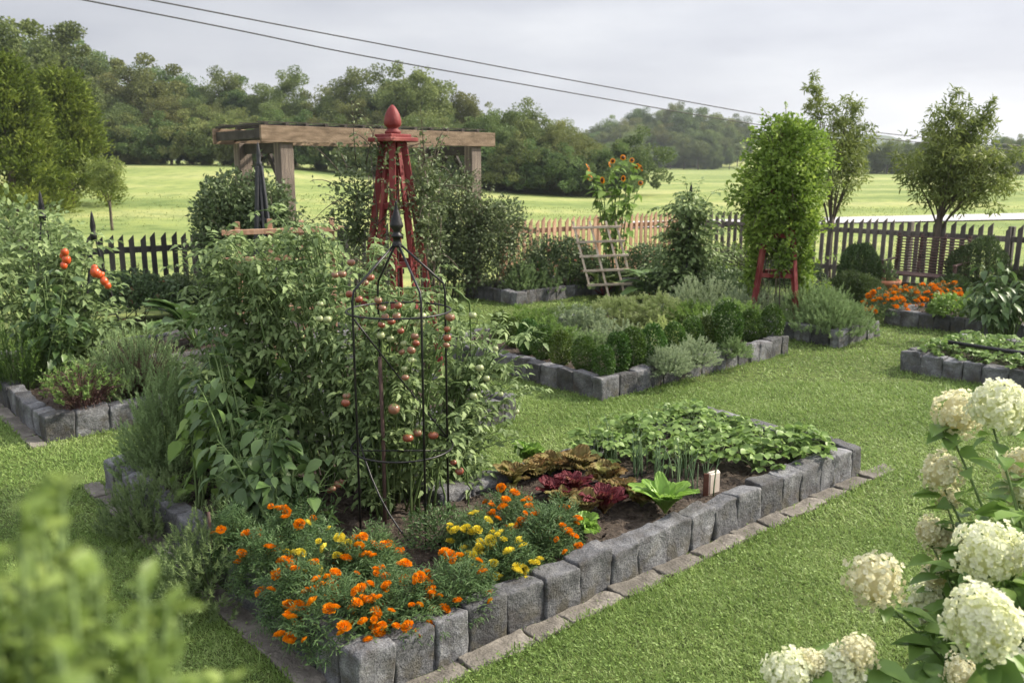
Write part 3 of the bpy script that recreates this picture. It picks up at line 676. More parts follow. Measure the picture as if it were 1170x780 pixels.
# ================================================================== FENCES, PERGOLA, GARDEN STRUCTURES
def picket_fence(label, a, b, h, mat, base_z=0.0, pw=.07, gap=.07, rail_mat=None, slant=1):
    a = np.array(a, float); b = np.array(b, float); d = b-a; Ln = np.linalg.norm(d); d /= Ln
    t = thing('picket_fence', label, 'fence', st(a[0], a[1], base_z)); off = st(a[0], a[1], 0)
    ang = math.atan2((U*d[0]+V*d[1])[1], (U*d[0]+V*d[1])[0])
    v = np.array([(-pw/2, -.01, .04), (pw/2, -.01, .04), (pw/2, -.01, h), (-pw/2, -.01, h-.075*slant), (-pw/2, .012, .04), (pw/2, .012, .04), (pw/2, .012, h), (-pw/2, .012, h-.075*slant)])
    m = M(); m.add(v, [(0, 1, 2, 3), (5, 4, 7, 6), (1, 5, 6, 2), (4, 0, 3, 7), (3, 2, 6, 7), (4, 5, 1, 0)], .5); me = m.mesh('picket', mat, False)
    n = int(Ln/(pw+gap))
    for i in range(n):
        p = a+d*(i*(pw+gap)); link('picket', me, t, Vector(st(*p))-off, (random.uniform(-.015, .015), random.uniform(-.012, .012), ang+random.uniform(-.04, .04)), (1, 1, random.uniform(.975, 1.02)))
    for zz in (.28, h-.22):
        m = M(); A_ = Vector(st(*(a-d*.05)))-off; B_ = Vector(st(*b))-off; nn = Vector((-math.sin(ang), math.cos(ang), 0))*.035
        m.add(*bar(A_+nn+Vector((0, 0, zz)), B_+nn+Vector((0, 0, zz)), .04, .085, .004)); m.build('rail', rail_mat or mat, t, False)
    k = 0
    while k < Ln:
        p = Vector(st(*(a+d*k)))-off+Vector((-math.sin(ang), math.cos(ang), 0))*.095
        m = M(); m.add(*box(0, 0, (h-.03)/2, .085, .085, h-.03, .006)); o = m.build('post', mat, t, False, p); o.rotation_euler.z = ang; k += 2.3
    return t
picket_fence('weathered grey picket fence on the right, in shade, running behind the brown bench', (14.35, 11.1), (14.35, 5.0), 1.16, MT['fence'])
picket_fence('right end of the weathered grey picket fence, past the brown bench', (14.35, 4.96), (14.35, -1.6), 1.16, MT['fence'])
picket_fence('reddish brown picket fence lit by the sun behind the trellis and sunflowers', (9.7, 11.25), (14.3, 11.05), 1.14, MT['rawwood'], 0)
picket_fence('picket fence coloured nearly black for shade at the left, below the meadow', (2.6, 12.75), (8.2, 12.1), 1.08, MT['fence_shaded'], .02)

# pergola: two beams on four posts, with rafters across
BZ = 2.32
def pergola():
    o0 = st(8.67, 10.75); t = thing('pergola', 'weathered timber pergola with rafter ends coloured for shade and rose bushes on its posts', 'pergola', o0)
    s0, s1, t0, t1 = 5.15, 8.72, 10.75, 12.0
    def L_(s, q, z): return Vector(st(s, q, z))-o0
    for (s, q) in ((8.6, t0), (5.42, t0), (8.6, t1), (5.42, t1)):
        m = M(); m.add(*box(0, 0, BZ/2+.02, .19, .19, BZ+.04, .008)); o = m.build('post', MT['postw'], t, False, L_(s, q, -.02)); o.rotation_euler.z = PI/2-A
    for q in (t0-.12, t1+.12):
        m = M(); a = L_(s0-.1, q, BZ+.11); b = L_(s1+.22, q, BZ+.11); v, f = bar(a, b, .045, .21, .004)
        m.add(v, f); m.build('beam', MT['beam'], t, False)
    for s in (8.6, 5.42):
        m = M(); m.add(*bar(L_(s, t0+.1, BZ-.06), L_(s, t1-.1, BZ-.06), .06, .14, .004)); m.build('cross_beam', MT['beam_shaded'], t, False)
        for q, e in ((t0, 1), (t1, -1)):
            m = M(); m.add(*bar(L_(s+.04, q+e*.1, BZ-.62), L_(s+.04, q+e*.5, BZ-.14), .05, .08, .004)); m.build('brace', MT['beam_shaded'], t, False)
    k = s0
    while k < s1+.1:
        m = M(); m.add(*bar(L_(k, t0-.1, BZ+.235), L_(k, t1+.2, BZ+.235), .05, .035, .003)); m.build('rafter', MT['beam_shaded'], t, False); k += .29
    m = M()
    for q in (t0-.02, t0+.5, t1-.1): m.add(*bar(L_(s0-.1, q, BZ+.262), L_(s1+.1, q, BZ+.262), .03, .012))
    m.build('roof_battens', MT['beam_shaded'], t, False)
    for s in (s0-.04, s0+.22):
        m = M(); m.add(*bar(L_(s, t0-.1, BZ+.11), L_(s, t1+.16, BZ+.11), .045, .12, .004)); m.build('end_board', MT['beam_shaded'], t, False)
pergola()

def obelisk(label, name, base, h, half, mat, vents, finial, leg=.05, rot=0, rails=(.28, .52, .75), cap=True, topw=.06):
    """four-legged garden obelisk with rails and an acorn finial"""
    t = thing(name, label, 'obelisk', base, rot)
    hb = h-.36 if cap else h-.3
    cs = [(-1, -1), (1, -1), (1, 1), (-1, 1)]
    for cx, cy_ in cs:
        m = M(); m.add(*bar((cx*half, cy_*half, 0), (cx*topw, cy_*topw, hb), leg, leg, .004)); m.build('leg', mat, t, False)
    for zr in rails:
        k = half+(topw-half)*zr; k2 = k
        for i in range(4):
            a = cs[i]; b = cs[(i+1) % 4]; m = M(); m.add(*bar((a[0]*k2, a[1]*k2, zr*hb), (b[0]*k2, b[1]*k2, zr*hb), leg*.55, leg*.9, .003)); m.build('rail', mat, t, False)
    if vents:
        for i in range(4):
            a = cs[i]; b = cs[(i+1) % 4]; mx_ = (a[0]+b[0])/2; my = (a[1]+b[1])/2
            m = M(); m.add(*bar((mx_*half, my*half, rails[0]*hb), (mx_*topw, my*topw, hb), leg*.75, leg*.5, .003)); m.build('slat', mat, t, False)
    if cap:
        m = M(); m.add(*box(0, 0, hb+.02, .30, .30, .035, .006)); m.add(*box(0, 0, hb+.05, .22, .22, .03, .006)); m.build('cap', mat, t, False)
        pr = [(0, 0), (.075, 0), (.085, .02), (.06, .04), (.05, .055), (.075, .07), (.088, .09), (.086, .13), (.072, .18), (.05, .22), (.025, .25), (.008, .262), (0, .264)]
        m = M(); fv, ff = lathe(pr, 20); m.add(fv*[.82, .82, .9]+[0, 0, hb+.065], ff); m.build('finial', mat, t)
    else:
        m = M(); m.add(*lathe([(0, 0), (.03, 0), (.034, .06), (.02, .08), (.028, .14), (.012, .26), (0, .3)], 12, (0, 0, hb-.02))); m.build('finial', mat, t)
    return t
rb = st(4.13, 6.22, .12)
obelisk('tall dark red wooden obelisk with an acorn finial behind the big tomato', 'wooden_obelisk', rb, 2.45, .275, MT['red'], True, True, .054, PI/2-A+.1, topw=.06)
rb2 = P(886, 333, 10.9); rb2.z = .12
obelisk('red wooden obelisk whose top is buried in the round green vine', 'wooden_obelisk', rb2, 2.4, .27, MT['red'], False, True, .06, -.3)
b = P(300, 260, 10.2); b.z = 0
obelisk('slim dark grey slatted obelisk in front of the left pergola bush', 'metal_obelisk', b, 2.32, .15, MT['darkgrey'], True, False, .035, .4, (.3, .5, .7), False, .02)
for px, Y, zt, lb in ((45, 8.6, 215, 'thin black obelisk with a ball tip rising from the tomatoes at the left edge'), (104, 8.9, 238, 'black obelisk tip just left of the dark picket fence')):
    p = P(px, zt, Y); obelisk(lb, 'metal_obelisk', (p.x, Y, .1), p.z-.1, .22, MT['iron'], False, False, .014, .5, (.35, .7), False, .012)
p = P(790, 206, 12.6)
obelisk('black obelisk tip poking out of the tall bush left of the round vine', 'metal_obelisk', (p.x, p.y, 0), p.z, .22, MT['iron'], False, False, .016, .5, (.35, .7), False, .012)

# round iron plant cage in the front tomato
CB = g(462, 602, .14); CX, CY = CB.x, CB.y
def iron_cage():
    t = thing('plant_cage', 'round black iron tomato cage with a pointed spear finial in the front bed', 'plant support', (CX, CY, .13))
    r = .262; zt = 1.24
    for k in range(4):
        a = .55+k*PI/2+(.15 if k == 2 else 0); c_, s_ = math.cos(a)*r, math.sin(a)*r
        m = M(); m.add(*tube([(c_, s_, -.1), (c_, s_, zt), (c_*.96, s_*.96, zt+.05), (c_*.06, s_*.06, 1.50)], .006, 8)); m.build('leg', MT['iron'], t)
    for zz in (.46, 1.17):
        a = np.linspace(0, 2*PI, 41); m = M(); m.add(*tube(np.stack([np.cos(a)*r, np.sin(a)*r, np.full(41, zz)], -1), .005, 6)); m.build('ring', MT['iron'], t)
    m = M(); m.add(*tube([(-.26, -.02, .44), (.25, .04, .42)], .004, 5)); m.add(*tube(bez((-.2, -.17, 1.16), (.05, .1, .7), (.22, .15, .46)), .005, 5)); m.add(*tube(bez((-.24, .06, .5), (-.1, -.2, .15), (.12, -.26, -.02)), .005, 5)); m.build('brace', MT['iron'], t)
    fv, ff = lathe([(0, 0), (.03, 0), (.034, .012), (.026, .03), (.024, .055), (.034, .06), (.036, .072), (.022, .085), (.022, .1), (.042, .125), (.040, .14), (.016, .215), (.006, .26), (.008, .266), (0, .28)], 16); m = M(); m.add(fv*[.8, .8, .82]+[0, 0, 1.485], ff); m.build('finial', MT['iron'], t)
iron_cage()
for (px, py, h, r, nm, lb, mt_) in ((440, 606, .95, .010, 'wooden_stake', 'brown wooden stake standing inside the iron cage', 'stake'), (243, 652, .30, .008, 'metal_stake', 'short dark stake at the left foot of the front bed', 'stake')):
    p = g(px, py, .1); m = M(); m.add(*tube([(0, 0, -.1), (.005, 0, h*.5), (0, 0, h)], r, 8)); tag(m.build(nm, MT[mt_], loc=p), lb, 'stake')

# raw wood lattice pieces behind the tomato
def raw_lattice():
    c = P(306, 285, 8.4); c.z = .14; t = thing('wooden_trellis', 'new pinkish timber trellis half hidden behind the top of the big tomato', 'trellis', c, PI/2-A-.3)
    for i, x in enumerate((-.28, .02, .32, .62)):
        m = M(); m.add(*bar((x, 0, 0), (x+.01, 0, 1.36+.02*(i % 2)), .045, .03, .003, (0, 1, 0))); m.build('upright', MT['rawwood'], t, False)
    for z in (.5, 1.0, 1.26):
        m = M(); m.add(*bar((-.42, -.03, z), (.74, -.03, z+.01), .03, .05, .003)); m.build('rail', MT['rawwood'], t, False)
raw_lattice()
# leaning lattice trellis
def lattice():
    a = P(697, 336, 13.2); a.z = .0; t = thing('lattice_trellis', 'leaning pale wooden lattice trellis of four uprights below the sunflowers', 'trellis', a, .05)
    k = .295/1.16
    for i, x in enumerate((-.26, 0, .25, .40)):
        z0 = .22 if i == 0 else (.45 if i == 3 else .02); m = M(); m.add(*bar((x-k*z0, -.02+.2*z0, z0), (x-k*1.2, .22, 1.2), .032, .022, .003, (0, 1, .2))); m.build('upright', MT['lattice'], t, False)
    for q in range(5):
        z = 1.1-q*.215; m = M(); m.add(*bar((-.30-k*z, .2*z-.045, z), (.46-k*z-(.04 if q > 2 else 0), .2*z-.045, z+.02), .022, .036, .003)); m.build('rung', MT['lattice'], t, False)
lattice()
# slatted garden bench against the fence
def bench():
    c = P(1058, 334, 13.35); c.z = 0; t = thing('slatted_bench', 'dark brown bench with a high back of many thin horizontal slats', 'bench', c, -.78)
    W_ = .52
    for i in range(13):
        z = .43+i*.043; y = .02+.08*(z-.4); m = M(); m.add(*tube([(-W_-.02, y, z), (0, y+.03, z+.004), (W_+.02, y, z)], .0105, 6)); m.build('back_slat', MT['brownslat'], t)
    for x in (-W_, -.17, .17, W_):
        m = M(); m.add(*bar((x, .05, .1 if abs(x) > .3 else .38), (x, .12, 1.0), .045, .03, .004, (0, 1, 0))); m.build('back_upright', MT['brownslat'], t, False)
    for i in range(7):
        m = M(); m.add(*bar((-W_, -.02-i*.065, .40), (W_, -.02-i*.065, .40), .05, .02, .003)); m.build('seat_slat', MT['brownslat'], t, False)
    for x in (-W_, W_):
        m = M(); m.add(*bar((x, -.42, 0), (x, -.42, .58), .045, .045, .004, (0, 1, 0))); m.build('leg', MT['brownslat'], t, False)
        m = M(); m.add(*bar((x, .05, 0), (x, .05, .12), .045, .045, .004, (0, 1, 0))); m.build('leg', MT['brownslat'], t, False)
        m = M(); m.add(*bar((x, -.46, .59), (x, .1, .61), .05, .022, .004)); m.build('armrest', MT['brownslat'], t, False)
    m = M(); m.add(*bar((-W_, .05, .2), (W_, .05, .2), .03, .06, .004)); m.build('stretcher', MT['brownslat'], t, False)
bench()

# ================================================================== PLANTS
def bush_leaves(m, c, r, n, leaf, T, seed, amp=.22, fr=2.3, up=.5, mat=0, W=None, shell=.28, low=-.25, rr=(0, 1), rj=.6):
    rg = np.random.default_rng(seed); d = nrm(rg.normal(size=(n*2, 3))); d = d[d[:, 2] > low][:n]; n = len(d)
    q = (1-np.abs(rg.normal(size=n))*shell); q = np.clip(q, .05, 1.12)*lump(d, seed, amp, fr)
    O = np.array(c)+d*np.array(r)*q[:, None]; O[:, 2] = np.maximum(O[:, 2], .01)
    dd = d+np.array([0, 0, up])+rg.normal(size=(n, 3))*.6
    tone = .5+.5*(lump(d, seed+9, 1, fr*2)-1)
    m.add(*place(T, O, dd, leaf*rg.uniform(.6, 1.3, n), None if W is None else W*rg.uniform(.7, 1.3, n), upv=d+np.array([0, 0, .8]), rnd=np.clip((.55*rg.random(n)+.45*tone)*(rr[1]-rr[0])+rr[0], 0, 1), rollj=rj), mat)
def twigs(m, c, r, n, seed, rad=.006, mat=0, zb=0):
    rg = np.random.default_rng(seed)
    for i in range(n):
        d = nrm(rg.normal(size=3)); d[2] = abs(d[2]); e = np.array(c)+d*np.array(r)*.85
        b = np.array([c[0]+rg.normal()*r[0]*.15, c[1]+rg.normal()*r[1]*.15, zb]); m.add(*tube(bez(b, (b+e)/2+[0, 0, .1*r[2]], e, 6), np.linspace(rad, rad*.4, 6), 4), rg.random(), mat)
def bush(name, label, cat, base, c, r, n, leaf, T, mat, seed, group=None, tw=10, **k):
    t = thing(name, label, cat, base, 0, group)
    m = M(); cs = c if isinstance(c, list) else [c]; rs = r if isinstance(r, list) else [r]
    vol = np.array([np.prod(q)**.67 for q in rs]); vol /= vol.sum(); ms = M()
    for i, (cc, rr_) in enumerate(zip(cs, rs)):
        bush_leaves(m, cc, rr_, int(n*vol[i]), leaf, T, seed+i*3, **k); twigs(ms, cc, rr_, tw, seed+i)
    m.build('foliage', MT[mat], t); ms.build('stems', MT['bark'], t)
    return t
def spikes(name, label, cat, base, n, rad, h, spread, per, nl, nw, mat, seed, group=None, T=NEED, start=.25, two=None, tipmat=None, sq=1.0, ctr=None):
    """many upright shoots with needle leaves"""
    rg = np.random.default_rng(seed); t = thing(name, label, cat, base, 0, group); m = M(); ms = M()
    O = []; D = []; LL = []; RR = []
    for i in range(n):
        a = rg.random()*6.283; q = rg.random()**.5; b = np.array([math.cos(a)*q*rad, math.sin(a)*q*rad*sq, 0])
        hh = h*rg.uniform(.7, 1.08)*(1-.35*q*q); out = np.array([math.cos(a), math.sin(a), 0])*spread*q*hh+rg.normal(size=3)*[.05, .05, 0]*hh
        e = b+out+[0, 0, hh]; mid = (b+e)/2+[out[0]*-.1, out[1]*-.1, hh*.08]; pts = bez(b, mid, e, 7)
        ms.add(*tube(pts[::2], [.0035, .003, .002, .001], 3, False), rg.random())
        k = rg.integers(int(per*.8), per+1); tt = start+(1-start)*np.linspace(0, 1, k)
        p = (1-tt)[:, None]**2*b+2*(tt*(1-tt))[:, None]*mid+(tt**2)[:, None]*e; ax = nrm(e-mid)
        O.append(p); D.append(ax*1.0+nrm(rg.normal(size=(k, 3)))*.85); LL.append(nl*rg.uniform(.6, 1.2, k)*(1-.45*tt)); RR.append(np.clip(.15+.55*tt+.3*rg.random(k)+rg.normal()*.12, 0, 1))
    O = np.concatenate(O); D = np.concatenate(D); LL = np.concatenate(LL); RR = np.concatenate(RR)
    m.add(*place(T, O, D, LL, nw*np.ones(len(O)), rnd=RR)); m.build('foliage', MT[mat], t); ms.build('stems', MT['purple' if two else 'stem'], t)
    return t

def mound(name, label, cat, base, n, rad, h, spread, per, nl, nw, mat, seed, group=None, T=NEED, start=.25, two=None, sq=1.0, upr=.9, ls=None):
    """domed herb built of short leafy shoots"""
    rg = np.random.default_rng(seed); t = thing(name, label, cat, base, 0, group); m = M(); ms = M(); n = int(n*1.7)
    d = nrm(rg.normal(size=(n*3, 3))); d = d[d[:, 2] > -.1][:n]; n = len(d); q = (.35+.65*rg.random(n)**.55)*lump(d, seed, .2, 2.6)
    C = d*np.array([rad, rad*sq, h*.92])*q[:, None]; C[:, 2] = np.maximum(C[:, 2], .0); ax = nrm(d*.8+[0, 0, upr]+rg.normal(size=(n, 3))*.22); Ls = (ls or max(.055, h*.17))*rg.uniform(.6, 1.3, n)
    for i in range(0, n, 4 if not two else 1):
        b = np.array([C[i][0]*.25, C[i][1]*.25, 0]); ms.add(*tube(bez(b, (b+C[i])/2+[0, 0, .02], C[i]+ax[i]*Ls[i]*.5, 5), [.003, .0028, .0024, .002, .0015], 3, False), rg.random())
    O = []; D = []; S = []; RR = []; tone = rg.random(n)
    for k in range(per):
        tt = (k+.5)/per; e = nrm(rg.normal(size=(n, 3))); e = nrm(e-ax*np.sum(e*ax, 1)[:, None]); O.append(C+ax*(Ls*tt)[:, None]); D.append(ax*(.55+.7*tt)+e*(1-.35*tt)); S.append(nl*rg.uniform(.7, 1.2, n)*(1-.4*tt)); RR.append(np.clip(.05+.4*tt+.3*tone+.25*(q-.5)+rg.normal(size=n)*.1, 0, 1))
    S = np.concatenate(S); m.add(*place(T, np.concatenate(O), np.concatenate(D), S, nw*S/nl, rnd=np.concatenate(RR))); m.build('foliage', MT[mat], t); ms.build('stems', MT['purple' if two else 'stem'], t); return t
# --- leafy plants grown from curving stems with compound leaves
def compound(O, D, Lr, rg, k=7, lf=.05):
    """leaflets along a drooping rachis: returns positions, dirs, sizes"""
    o = []; d = []; s = []; side = nrm(np.cross(D, [0, 0, 1.0])+rg.normal(size=3)*.1)
    for j in range(k):
        tt = .25+.75*(j//2*2)/(k-1); p = O+D*Lr*tt+np.array([0, 0, -.35*Lr*tt*tt])
        if j == k-1: dd = D+np.array([0, 0, -.7]); sc_ = 1.15
        else: dd = D*.5+side*(1 if j % 2 else -1)+np.array([0, 0, -.35]); sc_ = .6+.5*tt
        o.append(p); d.append(dd+rg.normal(size=3)*.2); s.append(lf*sc_*rg.uniform(.8, 1.2))
    return o, d, s
def tomato_plant(label, base, targets, nst, mat, seed, lf=.05, Lr=.16, per=15, T=TOML, kk=7, srad=.007, name='tomato_plant', cat='tomato plant', start=.15, rr=(0, 1)):
    """targets: list of (centre, radii, weight) blobs in local coordinates reached by the shoots"""
    rg = np.random.default_rng(seed); t = thing(name, label, cat, base); m = M(); ms = M(); w_ = np.array([q[2] for q in targets]); w_ = w_/w_.sum()
    O = []; D = []; S = []; RR = []
    for i in range(nst):
        c, r, _ = targets[rg.choice(len(targets), p=w_)]; d = nrm(rg.normal(size=3)); e = np.array(c)+d*np.array(r)*(rg.uniform(.5, 1.05) if rg.random() < .75 else rg.uniform(1.1, 1.45))
        b = np.array([rg.normal()*.06+c[0]*.45, rg.normal()*.06+c[1]*.45, 0.0]); hz = max(e[2], .1)
        mid = np.array([b[0]*.6+e[0]*.4, b[1]*.6+e[1]*.4, hz*rg.uniform(.75, 1.15)])
        e2 = e+np.array([0, 0, -.05]); pts = bez(b, mid, e2, 12); ms.add(*tube(pts, np.linspace(srad, srad*.45, 12), 5), rg.random())
        k = rg.integers(int(per*.7), per+2)
        for q in range(k):
            tt = start+(1-start)*(q+rg.random())/k; p = (1-tt)**2*b+2*tt*(1-tt)*mid+tt*tt*e2
            dd = nrm(nrm(rg.normal(size=3))*[1, 1, .4]+[0, 0, .35]+nrm(p-np.array([c[0], c[1], p[2]]))*.5)
            o, d_, s_ = compound(p, dd, Lr*rg.uniform(.6, 1.2), rg, kk, lf)
            ms.add(*tube([p, p+dd*Lr*.5+[0, 0, -.02], o[-1]], [.0022, .0018, .0012], 3, False), rg.random())
            O += o; D += d_; S += s_; RR += [np.clip(rg.random()*.6+.3*tt+rg.normal()*.08, 0, 1)]*len(o)
    RR = np.clip(np.array(RR)+R.normal(size=len(RR))*.08, 0, 1)*(rr[1]-rr[0])+rr[0]
    m.add(*place(T, O, D, np.array(S)*1.35, np.array(S)*1.3, rnd=RR, rollj=.4)); m.build('foliage', MT[mat], t); ms.build('stems', MT['stem'], t)
    return t
def loc_(px, py, Y, b): q = P(px, py, Y)-Vector(b); return (q.x, q.y, q.z)

# the big tomato in and around the cage
tb = Vector((CX-.18, CY+.32, .13))
TOM1 = tomato_plant('huge sprawling green tomato plant growing through the black iron cage', tb,
    [(loc_(440, 440, 4.36, tb), (.26, .08, .42), .55), (loc_(520, 420, 4.5, tb), (.2, .1, .4), .5), (loc_(455, 480, 4.75, tb), (.32, .28, .50), .6), (loc_(400, 360, 4.95, tb), (.34, .3, .36), 1.1), (loc_(340, 275, 5.2, tb), (.36, .3, .20), 1.4), (loc_(275, 285, 5.3, tb), (.22, .25, .17), .8), (loc_(405, 280, 5.1, tb), (.2, .25, .15), .6), (loc_(575, 385, 5.2, tb), (.22, .25, .30), 1.1), (loc_(565, 475, 5.1, tb), (.2, .2, .26), .8), (loc_(480, 345, 4.8, tb), (.25, .2, .2), .6)],
    150, 'tomato', 5, .034, .14, 15)
for pts in ([(395, 345), (450, 325), (520, 330)], [(520, 330), (545, 345), (536, 400)], [(350, 335), (400, 318), (470, 345)], [(480, 500), (520, 560), (505, 600)], [(520, 510), (548, 555), (525, 600)], [(400, 500), (450, 570), (475, 630)], [(455, 330), (470, 420), (490, 560)], [(470, 380), (440, 470), (465, 590)]):
    q = [P(a, b_, 4.55+.15*random.random())-tb for a, b_ in pts]; m = M(); m.add(*tube(bez(*q, 14)+R.normal(size=(14, 3))*.006, np.linspace(.007, .004, 14), 6), .2); m.build('branch', MT['stem'], TOM1)
tb2 = Vector(st(2.1, 4.75, .13))
tomato_plant('dense dark green tomato plant left of the iron cage, reaching as high as its rings', tb2,
    [(loc_(300, 400, 5.3, tb2), (.45, .35, .5), 1), (loc_(330, 480, 4.9, tb2), (.42, .3, .4), 1), (loc_(280, 315, 5.4, tb2), (.35, .3, .25), .8)],
    80, 'tomato', 6, .040, .16, 16)
def broad_plant(name, label, cat, base, targets, nst, mat, seed, lf=.12, per=9, T=OVATE, srad=.008, droop=-.5, wr=.95):
    rg = np.random.default_rng(seed); t = thing(name, label, cat, base); m = M(); ms = M(); w_ = np.array([q[2] for q in targets]); w_ = w_/w_.sum(); O = []; D = []; S = []
    for i in range(nst):
        c, r, _ = targets[rg.choice(len(targets), p=w_)]; d = nrm(rg.normal(size=3)); e = np.array(c)+d*np.array(r)*rg.uniform(.5, 1.05)
        b = np.array([rg.normal()*.05+c[0]*.4, rg.normal()*.05+c[1]*.4, 0.0]); mid = np.array([(b[0]+e[0])/2, (b[1]+e[1])/2, max(e[2], .1)*.8]); pts = bez(b, mid, e, 9)
        ms.add(*tube(pts, np.linspace(srad, srad*.35, 9), 5), rg.random())
        for q in range(per):
            tt = .3+.7*(q+rg.random())/per; p = (1-tt)**2*b+2*tt*(1-tt)*mid+tt*tt*e; dd = nrm(rg.normal(size=3)*[1, 1, .3]); pt = .05+.05*rg.random(); p2 = p+dd*pt+[0, 0, .02]
            ms.add(*tube([p, p2], [.003, .002], 3, False), rg.random()); O.append(p2); D.append(dd+[0, 0, droop]); S.append(lf*rg.uniform(.55, 1.2))
    m.add(*place(T, O, D, S, np.array(S)*wr, rollj=.3)); m.build('foliage', MT[mat], t); ms.build('stems', MT['stem'], t); return t
tb3 = Vector(st(1.72, 3.75, .13))
broad_plant('pepper_plant', 'dark broad leaved plant with hanging leaves, low on the left of the big tomato', 'vegetable plant', tb3,
    [(loc_(300, 530, 4.35, tb3), (.3, .25, .28), 1), (loc_(265, 470, 4.7, tb3), (.25, .25, .25), .8), (loc_(240, 400, 5.0, tb3), (.12, .2, .3), .5), (loc_(360, 560, 4.3, tb3), (.25, .2, .22), .6)], 56, 'broad', 7, .095, 10)
tb4 = Vector(st(1.62, 4.55, .13))
broad_plant('bean_plant', 'bright light green broad leaves at the left side of the big tomato', 'vegetable plant', tb4,
    [(loc_(245, 470, 4.9, tb4), (.14, .2, .22), 1), (loc_(225, 540, 4.8, tb4), (.12, .15, .15), .5), (loc_(290, 425, 5.0, tb4), (.16, .2, .14), .6)], 15, 'light', 8, .10, 7)
tb5 = Vector(st(1.5, 3.75, .13))
t_ = mound('feathery_herb', 'fine feathery herb spilling over the left edge of the front bed', 'herb', st(1.47, 3.9, .02), 330, .28, .34, .8, 30, .03, .004, 'tomato', 9, start=.1, sq=1.9)
t_ = mound('feathery_herb', 'fine pale herb spilling onto the pavers behind the broad dark leaves', 'herb', st(1.46, 4.75, .02), 260, .24, .32, .8, 28, .03, .004, 'tomato', 19, start=.1, sq=1.3)

# tomatoes: each fruit its own part of the plant it hangs on
def fruit_mesh(mat, seed):
    m = M(); n = 14; v = []; rg = random.Random(seed)
    for i in range(9):
        th = PI*i/8
        for k in range(n):
            a = 2*PI*k/n; r = math.sin(th)*(1+.06*math.cos(5*a+seed)*(.4+.6*abs(math.cos(th)))); v.append((r*math.cos(a), r*math.sin(a), math.cos(th)*.88-.1*math.exp(-(th*3)**2)))
    m.add(np.array(v), [(i*n+k, (i+1)*n+k, (i+1)*n+(k+1) % n, i*n+(k+1) % n) for i in range(8) for k in range(n)], np.clip(np.array([q[2] for q in v])*-.42+.52+R.normal(size=len(v))*.04, 0, 1))
    cv, cf, cr_ = place(NARROW, np.zeros((5, 3))+[0, 0, .8], [(math.cos(a), math.sin(a), .15) for a in np.linspace(0, 5, 5)], .7, .8, rnd=np.full(5, .5), rollj=.1)
    m.add(cv, cf, cr_, 1); me = m.mesh('tomato', [MT[mat], MT['stem']]); return me
FR = {k: fruit_mesh(k, 1) for k in ('t_red', 't_brown', 't_green', 't_orange')}
def fruits(plant, lst, Y, col, jit=.1):
    for px, py, r in lst:
        p = P(px, py, Y+random.uniform(-jit, jit))-plant.location; c = col if isinstance(col, str) else random.choice(col)
        k_ = r*random.uniform(.82, 1.12); link('tomato', FR[c], plant, p, (random.uniform(-.4, .4), random.uniform(-.4, .4), random.uniform(0, 6)), (k_, k_, k_*(1.35 if c == 't_orange' else random.uniform(.88, 1.06))))
        m = M(); m.add(*tube([p+Vector((0, 0, r*.7)), p+Vector((.01, 0, r*.7+.03)), p+Vector((.03, .02, r*.7+.07))], .0016, 3)); m.build('fruit_stalk', MT['stem'], plant)
fruits(TOM1, [(437, 352, .022), (440, 362, .023), (436, 371, .022), (455, 349, .022), (453, 361, .022), (475, 392, .026), (474, 384, .022), (459, 402, .021), (514, 362, .024), (511, 376, .021), (511, 386, .023), (510, 394, .021), (423, 317, .023), (417, 323, .022), (401, 300, .023), (391, 313, .025), (383, 314, .02), (399, 336, .02), (410, 342, .02), (463, 431, .023), (432, 343, .02), (447, 367, .021), (458, 378, .02), (470, 400, .022)], 4.30, ['t_brown', 't_brown', 't_red'])
fruits(TOM1, [(435, 383, .022), (446, 387, .019), (461, 392, .02), (462, 421, .019), (470, 411, .022), (365, 364, .02), (374, 365, .02), (405, 374, .018), (482, 361, .03), (480, 369, .028), (366, 347, .018), (540, 360, .02), (548, 420, .02), (556, 432, .019), (541, 452, .018), (572, 450, .017), (566, 398, .018), (590, 470, .016)], 4.36, 't_green')
fruits(TOM1, [(450, 467, .031), (477, 494, .026), (466, 500, .033), (495, 497, .032), (525, 538, .024), (518, 528, .02), (396, 452, .024), (395, 460, .022)], 4.3, ['t_red', 't_brown'])
fruits(TOM1, [(386, 553, .022), (380, 558, .022), (391, 550, .02), (376, 560, .02)], 4.35, 't_brown')

# marigolds
def pompom(mat, seed, n=78, el=.6):
    rg = np.random.default_rng(seed); m = M(); i = np.arange(n)+.5; th = np.arccos(1-i/n*1.15*1.0); ph = i*2.39996
    d = np.stack([np.cos(ph)*np.sin(th), np.sin(ph)*np.sin(th), np.cos(th)*el], -1); O = d*[.5, .5, .42]
    m.add(*place(PETAL, O, d*[1, 1, .6]+[0, 0, .25]+rg.normal(size=(n, 3))*.15, .46*rg.uniform(.8, 1.15, n), .4, upv=d*-1+[0, 0, 1.4], rnd=np.clip(.2+.6*th/1.7+rg.random(n)*.25, 0, 1), rollj=.25), 0)
    m.add(*lathe([(0, -.75), (.06, -.7), (.2, -.2), (.3, .05), (.1, .15)], 8), .5, 1)
    return m.mesh('flower', [MT[mat], MT['stem']])
POM = {c: [pompom(c, i) for i in range(3)] for c in ('orange', 'yellow')}
